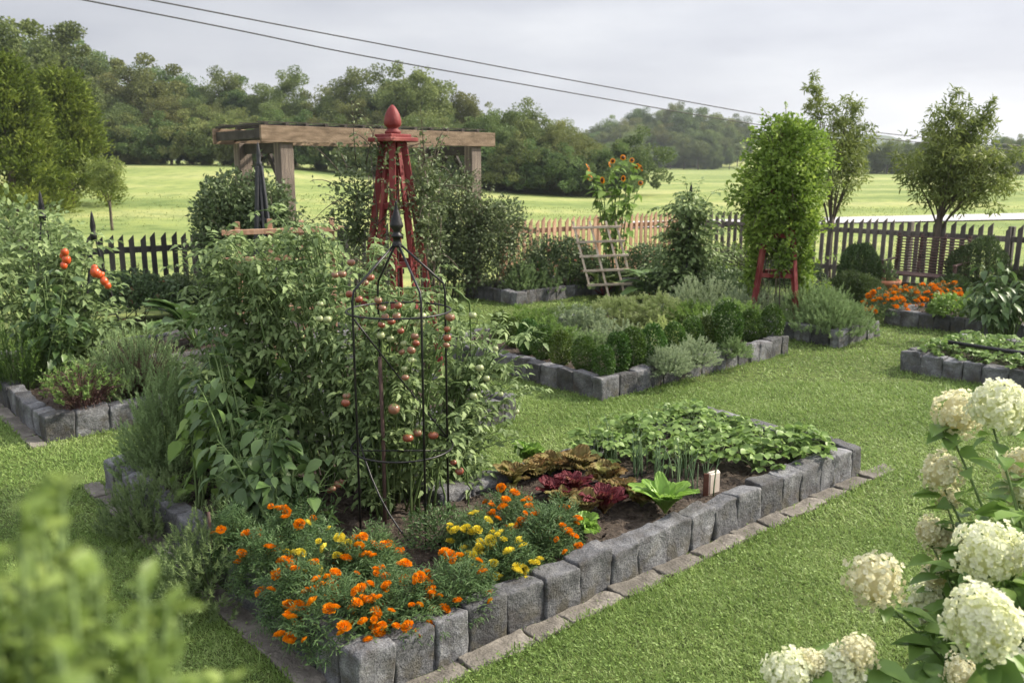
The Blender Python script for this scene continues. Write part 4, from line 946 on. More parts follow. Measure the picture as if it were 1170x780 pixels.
def marigold(label, base, r, h, col, nf, seed, group, px_list=None, Y=None, fs=.027, n=3000, lf=.022):
    t = thing('marigold', label, 'flower', base, 0, group); m = M(); rg = np.random.default_rng(seed)
    # feathery leaves: short rachis with narrow leaflets
    k = n//7; d = nrm(rg.normal(size=(k*2, 3))); d = d[d[:, 2] > -.15][:k]; k = len(d); q = np.clip(1-np.abs(rg.normal(size=k))*.28, .1, 1.1)*lump(d, seed, .18, 2.4)
    C = d*np.array([r, r, h])*q[:, None]; D = nrm(d+[0, 0, .35]+rg.normal(size=(k, 3))*.5); O = []; DD = []; RR = []
    side = nrm(np.cross(D, [0, 0, 1.0])+rg.normal(size=(k, 3))*.2); tone = rg.random(k)
    for j in range(7):
        tt = (j//2)/3.0; O.append(C+D*(lf*1.9*tt)); DD.append(D*(.6 if j < 6 else 2)+side*((1 if j % 2 else -1) if j < 6 else 0)); RR.append(np.clip(tone*.7+rg.random(k)*.3, 0, 1))
    O = np.concatenate(O); O[:, 2] = np.maximum(O[:, 2], .0); m.add(*place(NARROW, O, np.concatenate(DD), lf*rg.uniform(.8, 1.3, len(O)), lf*.9, rnd=np.concatenate(RR), rollj=.3)); m.build('foliage', MT['marig'], t)
    ms = M(); twigs(ms, (0, 0, h*.2), (r*.8, r*.8, h*.7), 14, seed, .003); ms.build('stems', MT['stem'], t)
    for i in range(int(nf*1.9)):
        d = nrm(rg.normal(size=3)+[-.1, -.35, 0]); d[2] = abs(d[2])*.8+.15; d = nrm(d); q = float(lump(d[None], seed, .18, 2.4)[0]); p = d*np.array([r, r, h])*q*rg.uniform(.98, 1.12)
        link('flower', POM[col][i % 3], t, p, (rg.normal()*.35-.15*0+(.35), rg.normal()*.35, rg.random()*6), fs*rg.uniform(.62, 1.2))
    return t
GM = 'marigolds in the front bed'
def gs(px, py, z=.14): return g(px, py, z)
for (px, py, r, h, col, nf, lb) in [
    (388, 722, .20, .21, 'orange', 26, 'orange marigold leaning over the near corner of the front bed'),
    (455, 712, .19, .22, 'orange', 24, 'orange marigold just right of the near corner of the front bed'),
    (522, 690, .17, .20, 'orange', 11, 'orange marigold at the granite edge under the right side of the iron cage'),
    (424, 652, .15, .19, 'orange', 9, 'orange marigold at the front foot of the iron cage'),
    (368, 664, .14, .26, 'yellow', 16, 'pale yellow marigold left of the iron cage near the bed corner'),
    (575, 655, .15, .19, 'yellow', 20, 'yellow marigold between the cage and the grey granite edge'),
    (618, 632, .15, .27, 'orange', 11, 'bushy orange marigold at the right end, next to the lettuces'),
    (585, 608, .18, .22, 'orange', 13, 'orange marigold behind the yellow one, in front of the lettuces'),
    (300, 665, .13, .26, 'orange', 5, 'orange marigold hanging over the left granite edge under broad leaves'),
    (330, 640, .15, .26, 'orange', 8, 'orange marigold under the dark leaves left of the cage'),
    (342, 700, .15, .22, 'orange', 10, 'orange marigold spilling over the left stones near the bed corner'),
    (420, 672, .15, .21, 'orange', 12, 'orange marigold in the middle of the clump in front of the cage'),
    (268, 640, .12, .25, 'orange', 4, 'orange marigold farthest left, against the left granite edge'),
    (640, 618, .10, .2, 'orange', 6, 'small orange marigold farthest right, beside the pale round lettuce'),
    (545, 632, .14, .20, 'yellow', 12, 'small yellow marigold at the right rear leg of the cage')]:
    marigold(lb, gs(px, py), r, h, col, nf, int(px*3+py), GM, n=5200 if r > .14 else 4000)
for (px, py, r, h) in ((345, 615, .17, .22), (500, 622, .16, .14)):
    bush('herb', 'low dark foliage at the foot of the tomato, ' + ('left' if px < 400 else 'right') + ' of the cage', 'herb', gs(px, py), (0, 0, .05), (r, r, h), 1500, .025, NARROW, 'marig', px)

# lettuces
def lettuce_leaf(w_, wave, curl, rg, nu=15, nv=10):
    v = []
    ph = rg.random()*6
    for i in range(nv):
        t = i/(nv-1); half = w_*(math.sin(PI*min(1, t*.72+.12))**.8)*(.28+.72*min(1, t*1.6))
        for j in range(nu):
            u = 2*j/(nu-1)-1; e = abs(u)**1.6
            z = curl*(-.9*t*t+.5*t)+.45*half*e*.8+wave*e*math.sin(6*u*2+13*t+ph)*(.3+t)+wave*.12*math.sin(25*t+9*u)+wave*e*.45*math.sin(13*u+17*t)
            v.append((half*u, t*(1-.06*e), z+wave*.5*t*math.sin(u*9+ph)*(1 if t > .8 else 0)))
    f = [(i*nu+j, i*nu+j+1, (i+1)*nu+j+1, (i+1)*nu+j) for i in range(nv-1) for j in range(nu-1)]
    return np.array(v), np.array(f)
def lettuce(label, base, r, mat, nl, seed, upr=.6, w_=.42, wave=.05, group=None, rr=(0, 1)):
    rg = np.random.default_rng(seed); m = M()
    for i in range(nl):
        a = i*2.39996+rg.normal()*.2; k = i/nl; el = min(1.45, upr*(1-k)*.6+.9+rg.normal()*.18); T = lettuce_leaf(w_*rg.uniform(.85, 1.15), wave, .5, rg); d = np.array([math.cos(a)*math.cos(el), math.sin(a)*math.cos(el), math.sin(el)])
        Ln = r*(.75+.4*k)*rg.uniform(.85, 1.1); v, f, _ = place(T, [[0, 0, .01]], [d], Ln, Ln, rollj=.08)
        tt = np.repeat(np.linspace(0, 1, 10), 15); m.add(v, f, np.clip(rr[1]*(1-tt*.75)+rr[0]*tt+rg.normal()*.1, 0, 1))
    o = m.build('lettuce', MT[mat], loc=base); tag(o, label, 'lettuce', group); return o
GLt = 'lettuces in the front bed'
for (px, py, r, mt_, nl, up, w_, wv, lb) in [(645, 580, .13, 'bronze_let', 20, .7, .26, .06, 'small bronze green lettuce in front of the dark red ones'), (610, 548, .14, 'bronze_let', 22, .6, .4, .08, 'frilly bronze lettuce between the oak leaf one and the dark red ones'),
    (587, 556, .17, 'bronze_let', 12, .8, .30, .05, 'bronze red oak leaf lettuce at the left end of the lettuce rows'),
    (632, 572, .15, 'red_let', 16, .8, .34, .06, 'dark red lettuce beside the orange marigold'),
    (655, 568, .16, 'red_let', 16, .8, .34, .06, 'dark purple red lettuce in the middle of the lettuce rows'),
    (690, 588, .19, 'red_let', 16, .9, .32, .06, 'tallest dark red lettuce, just left of the green romaine'),
    (668, 592, .15, 'bronze_let', 14, .7, .4, .07, 'bronze lettuce behind the small round green one'),
    (628, 543, .16, 'bronze_let', 22, .6, .45, .09, 'frilly green lettuce with bronze edges at the back left'),
    (660, 540, .16, 'bronze_let', 22, .6, .45, .09, 'frilly bronze edged lettuce at the back beside the leeks'),
    (692, 556, .16, 'bronze_let', 22, .6, .45, .09, 'frilly bronze lettuce left of the leeks'),
    (712, 572, .14, 'bronze_let', 20, .6, .45, .09, 'frilly bronze lettuce behind the green romaine'),
    (733, 580, .13, 'bronze_let', 16, .5, .45, .08, 'low bronze lettuce right behind the green romaine'),
    (760, 588, .21, 'green_let', 20, .5, .26, .025, 'large bright green romaine lettuce at the granite edge'),
    (668, 612, .10, 'green_let', 26, .5, .5, .09, 'small round frilly pale green lettuce near the orange marigolds'),
    (601, 528, .13, 'green_let', 22, .5, .5, .09, 'lime green frilly lettuce at the back edge, beside the lawn')]:
    lettuce(lb, gs(px, py, .13), r*(.92 if mt_ != 'green_let' else 1.1), mt_, int(nl*1.6) if mt_ != 'green_let' else nl, int(px+py), up, w_*(.72 if mt_ == 'red_let' else .85), wv*1.35, GLt, (0, 1))
# leeks
GK = 'young leeks in the front bed'
def leek_mesh(seed, n=6, h=.24):
    rg = np.random.default_rng(seed); m = M()
    for i in range(n):
        x, y = rg.normal(size=2)*[.035, .03]; hh = h*rg.uniform(.7, 1.1); e = (x+rg.normal()*.03, y+rg.normal()*.03, hh)
        m.add(*tube(bez((x, y, 0), (x, y, hh*.6), e, 6), [.004, .004, .0036, .003, .002, .0008], 5), rg.random())
    return m.mesh('leek_clump', MT['leek'])
LK = [leek_mesh(i) for i in range(3)]
for i, (px, py) in enumerate([(697, 535), (703, 530), (728, 545), (733, 538), (748, 556), (753, 550), (770, 545), (778, 556), (786, 548), (797, 566), (803, 560), (726, 527), (690, 522)]):
    o = link('leek_clump', LK[i % 3], None, gs(px, py, .13), (0, 0, i), random.uniform(.85, 1.15)); tag(o, 'clump of thin upright leek leaves between the lettuces and the strawberries', 'leek', GK)
# strawberries: trifoliate leaves on thin stalks
def straw_mesh(seed, n=34, r=.17, h=.17, lf=.041):
    rg = np.random.default_rng(seed); m = M(); O = []; D = []; S = []; RR = []
    for i in range(n):
        a = rg.random()*6.283; q = rg.random()**.6; e = np.array([math.cos(a)*r*q, math.sin(a)*r*q, h*rg.uniform(.5, 1.1)*(1-.4*q*q)]); m.add(*tube(bez((0, 0, 0), e*[.5, .5, 1], e, 5), .002, 3, False), rg.random(), 1)
        out = nrm(np.array([math.cos(a), math.sin(a), .1])); side = np.array([-out[1], out[0], 0]); tn = rg.random()
        for dd in (out, out*.2+side, out*.2-side): O.append(e); D.append(dd+rg.normal(size=3)*.15+[0, 0, -.1]); S.append(lf*rg.uniform(.8, 1.25)); RR.append(np.clip(tn+rg.normal()*.1, 0, 1))
    m.add(*place(TOOTH, O, D, S, np.array(S)*.95, rnd=np.array(RR), rollj=.4), 0); return m.mesh('strawberry_plant', [MT['straw'], MT['stem']])
SW = [straw_mesh(i) for i in range(5)]
GS = 'strawberry plants in the front bed'
k = 0
for (s, t) in [(4.0, 3.62), (4.22, 3.45), (4.45, 3.62), (4.68, 3.4), (4.9, 3.62), (5.12, 3.38), (4.28, 3.2), (4.52, 3.12), (4.75, 3.05), (4.98, 3.1), (4.4, 3.82), (4.75, 3.82), (5.05, 3.75), (4.6, 2.88), (4.82, 2.8), (5.14, 2.95), (4.05, 3.7), (4.98, 2.86), (4.9, 3.35)]:
    sc_ = .8 if s > 5.1 else random.uniform(.95, 1.3)
    lb = 'bright green strawberry plant in the patch at the right end of the front bed' if s < 5.1 else 'smaller strawberry plant in the right corner of the front bed'
    o = link('strawberry_plant', SW[k % 5], None, st(s+random.uniform(-.05, .05), t+random.uniform(-.05, .05), .135), (0, 0, random.uniform(0, 6)), sc_); tag(o, lb, 'strawberry plant', GS); k += 1
# marker, plate, pipes
p = gs(814, 562); m = M(); m.add(*box(0, 0, .06, .10, .035, .14, .012)); o = m.build('marker_block', MT['white'], loc=p, smooth=False); o.rotation_euler.z = .6; tag(o, 'small pale wooden block standing on edge in the front bed', 'plant marker')
p = gs(806, 566); m = M(); m.add(*bar((0, 0, -.1), (0, .0, .135), .03, .012, .002, (0, 1, 0))); tag(m.build('metal_marker', MT['rust'], loc=p, smooth=False), 'rusty flat metal stake in front of the pale block', 'plant marker')
def pipe(label, pts, r=.012, name='drip_pipe'):
    m = M(); m.add(*tube(pts, r, 8)); tag(m.build(name, MT['hose']), label, 'pipe')
pipe('black irrigation pipe lying behind the strawberries', [st(5.18, 3.68, .2), st(5.0, 3.74, .235), st(4.85, 3.78, .25)], .014)
pipe('thin black drip hose on the soil between the lettuce rows', [st(2.95, 3.55, .15), st(3.4, 3.42, .155), st(4.0, 3.3, .15)], .006)
pipe('thin black drip hose along the back stones of the front bed', [st(2.95, 3.68, .17), st(3.3, 3.69, .175), st(3.9, 3.7, .17)], .009)
pipe('thick black pipe with a joint on the right edge bed', [st(8.80, 3.5, .31), st(8.80, 3.0, .305), st(8.82, 2.3, .31)], .02)

# --- left bed
mound('lavender', 'large green lavender mound at the corner of the left bed with bare purplish stems', 'lavender', st(2.3, 7.42, .13), 520, .50, .44, .45, 30, .032, .007, 'lav', 51, two=True, ls=.12, upr=1.0)
def purple_sage(base, seed):
    rg = np.random.default_rng(seed); t = thing('purple_sage', 'bush of dark purple stems with fresh light green tips on the granite corner', 'herb', base); ms = M(); O = []; D = []; S = []
    m = M()
    for i in range(150):
        a = rg.random()*6.283; q = rg.random()**.5; b = np.array([math.cos(a)*.1*q, math.sin(a)*.1*q, 0]); e = np.array([math.cos(a)*.32*q, math.sin(a)*.32*q,   .42*rg.uniform(.5, 1.05)*(1-.3*q)])
        pts = bez(b, e*[.4, .4, .8], e, 6); ms.add(*tube(pts, .0032, 4, False), rg.random()); k = 9; tt = rg.uniform(.2, 1, k)
        m.add(*place(SIMPLE, b+(e-b)*tt[:, None], nrm(rg.normal(size=(k, 3)))+[0, 0, .6], .018, .012, rnd=rg.random(k)*.8), 0)
        if rg.random() < .8:
            k = 18; tt = rg.uniform(.82, 1.06, k); O.append(b+(e-b)*tt[:, None]); D.append(nrm(rg.normal(size=(k, 3)))+[0, 0, 1.1]); S.append(rg.uniform(.02, .036, k))
    m.build('leaves', MT['purple'], t); ms.build('stems', MT['purple'], t); S = np.concatenate(S); m2 = M(); m2.add(*place(SIMPLE, np.concatenate(O), np.concatenate(D), S, S*.6)); m2.build('shoot_tips', MT['straw'], t)
purple_sage(st(1.78, 7.08, .13), 3)
mound('rosemary', 'bright green rosemary bush at the far left corner of the front bed', 'rosemary', st(1.8, 5.3, .13), 360, .27, .58, .32, 36, .034, .008, 'lav', 61, ls=.13, upr=1.2)
# tomatoes and peppers at the left edge
tb6 = Vector(st(1.95, 8.6, .1))
TOM2 = tomato_plant('tomato plant with orange plum tomatoes at the left edge of the garden', tb6,
    [(loc_(20, 300, 7.9, tb6), (.6, .4, .5), 1.2), (loc_(95, 310, 8.2, tb6), (.35, .3, .35), .8), (loc_(60, 260, 8.3, tb6), (.4, .3, .25), .6), (loc_(110, 365, 7.9, tb6), (.3, .3, .25), .6)], 70, 'tomato', 15, .055, .2, 12, kk=5, T=SIMPLE)
fruits(TOM2, [(74, 288, .035), (76, 297, .035), (73, 303, .035), (109, 311, .04), (116, 314, .03), (119, 321, .038), (123, 326, .035), (108, 306, .03), (112, 313, .03), (72, 292, .03)], 7.45, 't_orange', .04)
tb7 = Vector(st(1.75, 8.15, .1))
broad_plant('pepper_plant', 'dark pepper plant with hanging leaves below the orange tomatoes', 'vegetable plant', tb7, [(loc_(55, 325, 7.5, tb7), (.25, .2, .25), 1), (loc_(70, 370, 7.4, tb7), (.35, .2, .2), 1)], 26, 'broad', 16, .10, 10)
spikes('fennel', 'green feathery fennel hanging over the left bed at the picture edge', 'herb', st(1.6, 8.35, .12), 170, .22, .62, .55, 34, .06, .006, 'box', 17, start=.2)
bush('tomato_plant', 'pale green leafy plant above the left edge fennel, beneath the black obelisk', 'vegetable plant', P(25, 340, 9.6)*1.0, (0, 0, .3), (.8, .5, .75), 2600, .06, OVATE, 'tomato', 18)
# chard, roses along the dark fence
def chard(label, base, r, seed, mat, stem, n=16):
    rg = np.random.default_rng(seed); t = thing('chard', label, 'vegetable plant', base); m = M(); ms = M()
    for i in range(n):
        a = i*2.4; el = .55+.6*rg.random(); d = np.array([math.cos(a)*math.cos(el), math.sin(a)*math.cos(el), math.sin(el)]); e = d*r*.45; ms.add(*tube([(0, 0, 0), e*.6, e], [.012, .009, .006], 5), rg.random())
        v, f, _ = place(lettuce_leaf(.28, .035, .9, rg), [e], [d+[0, 0, -.2]], r*.75, r*.75, rollj=.1); m.add(v, f, rg.random())
    m.build('leaves', MT[mat], t); ms.build('stalks', MT[stem], t)
chard('big green chard with crinkled leaves in front of the dark fence', st(3.42, 8.95, .13), .6, 4, 'broad', 'straw', 18)
chard('chard with dark red stalks beside the leaning trellis', P(752, 338, 13)*Vector((1, 1, 0)) if False else Vector((P(752, 338, 13).x, 13, 0)), .6, 5, 'broad', 'red_let', 16)
chard('dark leafed beet plant with red stalks behind the wooden lattice', Vector((P(690, 338, 13.7).x, 13.7, 0)), .5, 6, 'dark', 'red_let', 14)
def flowers(t, mesh, n, c, r, sc_, seed):
    rg = np.random.default_rng(seed)
    for i in range(n):
        d = nrm(rg.normal(size=3)*[1, 1, .8]+[0, -.5, .35]); p = np.array(c)+d*np.array(r)*1.03; link('flower', mesh, t, p, (rg.normal()*.6+.6, rg.normal()*.5, rg.random()*6), sc_*rg.uniform(.7, 1.2))
PK = pompom('pink', 3, 22)
for (px, Y, w_, h, lb, fl) in ((150, 11.2, .5, .62, 'rose bush with a few pale pink flowers in front of the dark fence', 12), (205, 11.6, .45, .5, 'low dark rose bush below the dark fence, right of the flowering one', 4), (640, 13.9, .6, .85, 'rose bush with small pale pink flowers in front of the sunlit fence', 16)):
    b = Vector((P(px, 300, Y).x, Y, 0)); t = bush('rose_bush', lb, 'rose bush', b, (0, 0, h*.5), (w_*1.15, w_*.8, h*.6), 5200, .05, SIMPLE, 'rose', int(px)); flowers(t, PK, int(fl*1.6), (0, 0, h*.5), (w_, w_*.7, h*.5), .035, int(px))
for (px, Y, w_, h, lb) in ((30, 13.2, .9, 1.2, 'wide green shrub behind the left tomatoes, against the cedars'), (250, 12.3, .35, .6, 'small shrub at the foot of the dark fence by the obelisk')):
    b = Vector((P(px, 300, Y).x, Y, 0)); bush('shrub', lb, 'shrub', b, (0, 0, h*.5), (w_, w_*.6, h*.6), 6500, .06, SIMPLE, 'rose', int(px)+1)

# --- climbers on pergola and obelisks
def climber(name, label, base, blobs, n, leaf, mat, seed, sprays=18, T=SIMPLE, cat='climbing plant', shell=.33, amp=.3):
    rg = np.random.default_rng(seed); t = thing(name, label, cat, base); m = M(); ms = M(); b0 = Vector(base)
    vol = np.array([np.prod(r)**.67 for c, r in blobs]); vol /= vol.sum()
    for i, (c, r) in enumerate(blobs):
        bush_leaves(m, c, r, int(n*vol[i]), leaf, T, seed+i, amp, 2.8, .25, shell=shell, low=-1); twigs(ms, c, r, 8 if len(blobs) < 5 else 2, seed+i, .008)
        for q in range(int(sprays*vol[i])+1):
            d = nrm(rg.normal(size=3)*[1, 1, .8]+[0, 0, .25]); a = np.array(c)+d*np.array(r)*.8; e = a+d*np.array([.3, .3, .3])*rg.uniform(.5, 1.3)+[0, 0, .12*rg.normal()]
            pts = bez(a, (a+e)/2+[0, 0, .08], e, 8); ms.add(*tube(pts, np.linspace(.005, .0015, 8), 4), rg.random())
            k = 16; tt = rg.random(k); m.add(*place(T, a+(e-a)*tt[:, None]+rg.normal(size=(k, 3))*.015, nrm(rg.normal(size=(k, 3)))+[0, 0, .2], leaf*rg.uniform(.6, 1.1, k), rnd=.4+.6*rg.random(k)))
    m.build('foliage', MT[mat], t); ms.build('stems', MT['bark'], t); return t
b = Vector((P(292, 300, 11.5).x, 11.5, 0))
climber('climbing_rose', 'large loose climbing rose bush under the left end of the pergola', b, [((-.1, -.2, .95), (.75, .5, .85)), ((-.3, -.1, 1.5), (.42, .4, .42)), ((.28, -.25, 1.4), (.34, .35, .5)), ((.55, -.2, .85), (.38, .35, .6))], 18000, .055, 'rose', 71, 40)
b = Vector((P(543, 300, 13.6).x, 13.55, 0))
climber('climbing_rose', 'dense dark climbing shrub wrapped round the right pergola post', b, [((.0, -.1, .8), (.75, .5, .8)), ((-.35, 0, 1.45), (.48, .45, .62)), ((.4, 0, 1.05), (.38, .4, .5)), ((-.55, .1, .7), (.4, .4, .65))], 16000, .052, 'rose', 75, 46)
b = Vector(rb)
climber('clematis', 'small leaved vine climbing the upper part of the tall red obelisk', b, [((-.32, .05, 1.62), (.2, .22, .42)), ((.27, .05, 1.72), (.17, .2, .34)), ((-.04, -.02, 1.98), (.17, .16, .12)), ((.02, -.2, 1.5), (.06, .06, .3)), ((-.12, -.3, 1.05), (.16, .08, .28)), ((.24, -.12, 1.4), (.08, .08, .4)), ((-.38, .05, 1.3), (.12, .16, .26)), ((.34, .1, 1.3), (.1, .16, .25))], 3800, .04, 'rose', 81, 60, shell=.5, amp=.4)
b = Vector(rb2)
VB = climber('flowering_vine', 'big round bright green vine covering the top of the right red obelisk', b,
    [((.05, -.02, 2.02), (.42, .42, .58)), ((-.04, 0, 1.55), (.52, .45, .5)), ((.18, 0, 1.2), (.30, .34, .32)), ((-.22, 0, 1.12), (.24, .26, .28)), ((.30, -.1, .66), (.12, .12, .42)), ((-.3, .0, .62), (.09, .12, .34)), ((-.02, .1, .95), (.22, .2, .2)), ((-.02, -.28, .78), (.10, .06, .2))], 21000, .058, 'vine', 91, 90, amp=.3, shell=.34)
b = Vector((P(785, 320, 12.6).x, 12.6, 0))
tomato_plant('tall leafy tomato plant left of the round vine, with a few red fruits', b, [((0, 0, 1.3), (.40, .35, .45), 1.2), ((-.05, 0, .8), (.5, .35, .5), 1.2), ((.5, .1, .5), (.4, .3, .35), .6)], 120, 'tomato', 101, .06, .17, 13, T=SIMPLE, kk=5)
# sunflowers
def sunflowers():
    b = Vector((P(702, 300, 13.9).x, 13.9, 0)); t = thing('sunflower', 'tall branching sunflower plant with brown and orange heads above the lattice', 'sunflower', b); m = M(); ms = M(); rg = np.random.default_rng(5)
    pe = M(); n = 18; a = np.linspace(0, 2*PI, n, endpoint=False); pe.add(*place(NARROW, np.stack([np.cos(a)*.4, np.sin(a)*.4, a*0], -1), np.stack([np.cos(a), np.sin(a), a*0+.1], -1), .55, 1.1, upv=(0, 0, 1), rnd=R.random(n), rollj=.05), 0)
    pe.add(*lathe([(0, .16), (.35, .14), (.6, .03), (.45, -.15), (0, -.2)], 14), .5, 1); hm = pe.mesh('flower_head', [MT['orange'], MT['tip']])
    for (px, py) in ((712, 180), (697, 188), (672, 190), (673, 197), (674, 203), (728, 190), (733, 192), (712, 204), (732, 209), (688, 206), (700, 184), (722, 183)):
        q = P(px, py, 13.9+rg.normal()*.15)-b; base = Vector((rg.normal()*.1, rg.normal()*.1, 0)); md = Vector((q.x*.4+base.x*.5, q.y*.4, q.z*.75)); ms.add(*tube(bez(base, md, q, 10), np.linspace(.014, .005, 10), 5), .5)
        link('flower_head', hm, t, q, (1.2+rg.normal()*.3, rg.normal()*.3, rg.normal()*.7), 0.055*rg.uniform(.8, 1.1))
        k = 16; tt = rg.uniform(.25, .95, k)[:, None]; pts = (1-tt)**2*np.array(base)+2*tt*(1-tt)*np.array(md)+tt*tt*np.array(q); m.add(*place(OVATE, pts, rg.normal(size=(k, 3))*[1, 1, .3]+[0, 0, -.25], rg.uniform(.09, .2, k), rollj=.3, rnd=.3+.7*rg.random(k)))
    m.build('leaves', MT['light'], t); ms.build('stems', MT['stem'], t)
sunflowers()

# --- middle bed: boxwoods and herbs
def box_mesh(seed, r=.112, h=.33, n=3400):
    m = M(); bush_leaves(m, (0, 0, h*.5), (r, r, h*.53), n, .02, SIMPLE, seed, .07, 2.2, .5, shell=.12, low=-1, W=.018); return m.mesh('boxwood', MT['box'])
BX = [box_mesh(i) for i in range(4)]; GB = 'little boxwoods along the middle bed'
boxes = [(689, 434, .9, 'lowest round boxwood at the near corner of the middle bed'), (667, 425, 1, 'round boxwood second from the near corner along the left stones'), (640, 418, 1, 'round boxwood third from the near corner along the left stones'),
    (620, 411, 1.05, 'taller boxwood fourth from the near corner along the left stones'), (604, 405, 1.05, 'boxwood near the tomato leaves at the left of the middle bed'), (588, 397, 1, 'boxwood half hidden behind the tomato leaves'), (572, 390, .95, 'last boxwood at the left end of the row behind the tomato'),
    (705, 427, 1.15, 'round boxwood just behind the one at the near corner'), (722, 424, 1.12, 'boxwood touching its neighbour right of the near corner'), (745, 420, 1.2, 'boxwood at the near right edge, left of the grey thyme'), (770, 409, 1.05, 'boxwood behind the spilling thyme in the middle bed'),
    (790, 404, 1.05, 'boxwood behind the right end of the spilling thyme'), (808, 401, 1.1, 'boxwood just left of the biggest one'), (829, 402, 1.45, 'biggest boxwood near the right end of the middle bed'), (856, 391, 1.1, 'boxwood right of the biggest one, behind the stones'), (881, 390, 1.1, 'single boxwood on the right corner stone of the middle bed')]
for i, (px, py, k, lb) in enumerate(boxes):
    o = link('boxwood', BX[i % 4], None, g(px, py, .13), (0, 0, i), (k, k, k*random.uniform(.95, 1.1))); tag(o, lb, 'boxwood', GB)
def herb(label, px, py, n, rad, h, mat, seed, nl=.035, nw=.012, name='herb', upr=.7, z=.13):
    return mound(name, label, 'herb', g(px, py, z), n, rad, h, 0, 20, nl, nw, mat, seed, T=SIMPLE, upr=upr)
herb('pale cream variegated sage in the centre of the middle bed', 748, 372, 230, .46, .42, 'varieg', 111, .055, .024)
herb('second cream variegated sage, left of the bigger one', 700, 372, 170, .34, .36, 'varieg', 118, .05, .022)
herb('silvery grey sage left of the variegated ones', 665, 383, 180, .34, .34, 'silver', 112, .05, .02)
herb('soft grey green mound behind the near boxwoods', 715, 400, 170, .32, .26, 'silver', 115, .035, .012)
herb('light green leafy herb toward the right of the middle bed', 790, 378, 180, .36, .34, 'light', 113, .045, .018)
herb('yellow green feathery mound in the middle of the bed behind the boxwoods', 755, 396, 190, .34, .26, 'varieg', 114, .035, .01)
herb('low green mint at the back left of the middle bed', 610, 380, 200, .38, .28, 'light', 116, .04, .02)
herb('dark grey thyme clump between the silver sage and the boxwoods', 672, 402, 150, .26, .22, 'lav', 117, .03, .01)
herb('bright green parsley at the back right of the middle bed', 838, 378, 190, .34, .38, 'straw', 119, .045, .02)
herb('green leafy clump between the left boxwoods and the mint', 632, 393, 160, .28, .26, 'straw', 122, .04, .02)
herb('silver leafed herb right of the centre, behind the boxwoods', 812, 388, 150, .28, .30, 'silver', 123, .04, .016)
herb('grey green thyme spilling over the granite near the corner', 762, 424, 240, .22, .2, 'silver', 124, .026, .009, 'thyme', .3, .15)
herb('grey green thyme beside the other, over the right granite edge', 795, 415, 240, .22, .24, 'silver', 125, .026, .009, 'thyme', .3, .15)
herb('thyme hanging over the stones below the biggest boxwood', 838, 405, 150, .17, .15, 'lav', 126, .026, .009, 'thyme', .3, .15)
# far bed with spires
mound('rosemary', 'blue green rosemary bush at the left corner of the far bed', 'rosemary', st(8.75, 9.8, .13), 110, .26, .5, .3, 26, .045, .010, 'lav', 131, start=.15)
mound('rosemary', 'lower green rosemary next to the yellow spires', 'rosemary', st(9.2, 9.75, .13), 120, .34, .36, .4, 26, .045, .010, 'lav', 132, start=.15)
t_ = spikes('mullein', 'yellow green spires in front of the leaning lattice', 'herb', st(9.6, 9.9, .13), 16, .34, .62, .15, 60, .045, .02, 'green_let', 133, start=.2, T=SIMPLE)
mound('rosemary', 'rosemary on the right side of the yellow spires', 'rosemary', st(10.0, 9.7, .13), 120, .35, .36, .4, 26, .045, .010, 'lav', 134, start=.15)
# catmint and grey bushes round the right obelisk
for (s, t, n, r, h, lb, mt_) in ((9.5, 5.12, 480, .52, .48, 'wide grey green catmint tumbling over the stones below the right red obelisk', 'lav'), (9.5, 6.2, 260, .45, .45, 'grey green catmint at the left foot of the right red obelisk', 'silver'),
                            (9.75, 5.5, 340, .46, .54, 'taller grey green catmint right behind the wide one', 'lav'), (9.45, 6.95, 260, .5, .48, 'grey catmint left of the red obelisk behind the boxwoods', 'silver')):
    mound('catmint', lb, 'herb', st(s, t, .13), int(n*1.4), r, h*.9, .6, 22, .03, .014, mt_, int(s*10+t*100), T=SIMPLE, start=.15)
for (px, Y, r, h, lb) in ((838, 12.2, .5, .5, 'low shrub left of the right red obelisk'), (770, 13.0, .6, .45, 'low green plants at the foot of the tall tomato'), (935, 12.3, .35, .35, 'small green shrub right of the right red obelisk'), (905, 13.2, .5, .6, 'green shrub behind the right red obelisk'), (828, 13.8, .45, .7, 'leafy shrub at the fence left of the round vine'), (605, 14.2, .4, .45, 'small dark shrub at the right foot of the pergola climber'), (672, 14.2, .5, .6, 'dark shrub filling in behind the leaning lattice'), (738, 14.0, .45, .7, 'dark shrub between the lattice and the tall tomato')):
    b = Vector((P(px, 300, Y).x, Y, 0)); bush('shrub', lb, 'shrub', b, (0, 0, h*.5), (r, r*.7, h*.6), 4200, .04, SIMPLE, 'rose', int(px)+5)
# evergreen pairs beside the bench
for (px, Y, r, h, lb) in ((982, 13.2, .30, .86, 'tall dark evergreen bush left of the bench and the flower pot'), (978, 12.7, .38, .46, 'low dark evergreen ball in front of the tall one, left of the pot'), (1118, 13.0, .42, .92, 'tall dark evergreen bush right of the brown bench'), (1090, 12.6, .26, .42, 'small dark evergreen at the right foot of the bench'), (1165, 13.2, .3, .5, 'dark evergreen ball against the fence at the right edge')):
    b = Vector((P(px, 300, Y).x, Y, 0)); bush('evergreen_bush', lb, 'evergreen bush', b, (0, 0, h*.5), (r, r, h*.55), 9000, .045, SIMPLE, 'dark', int(px)+7, up=1.0, shell=.15, amp=.1, low=-.9, W=.025)
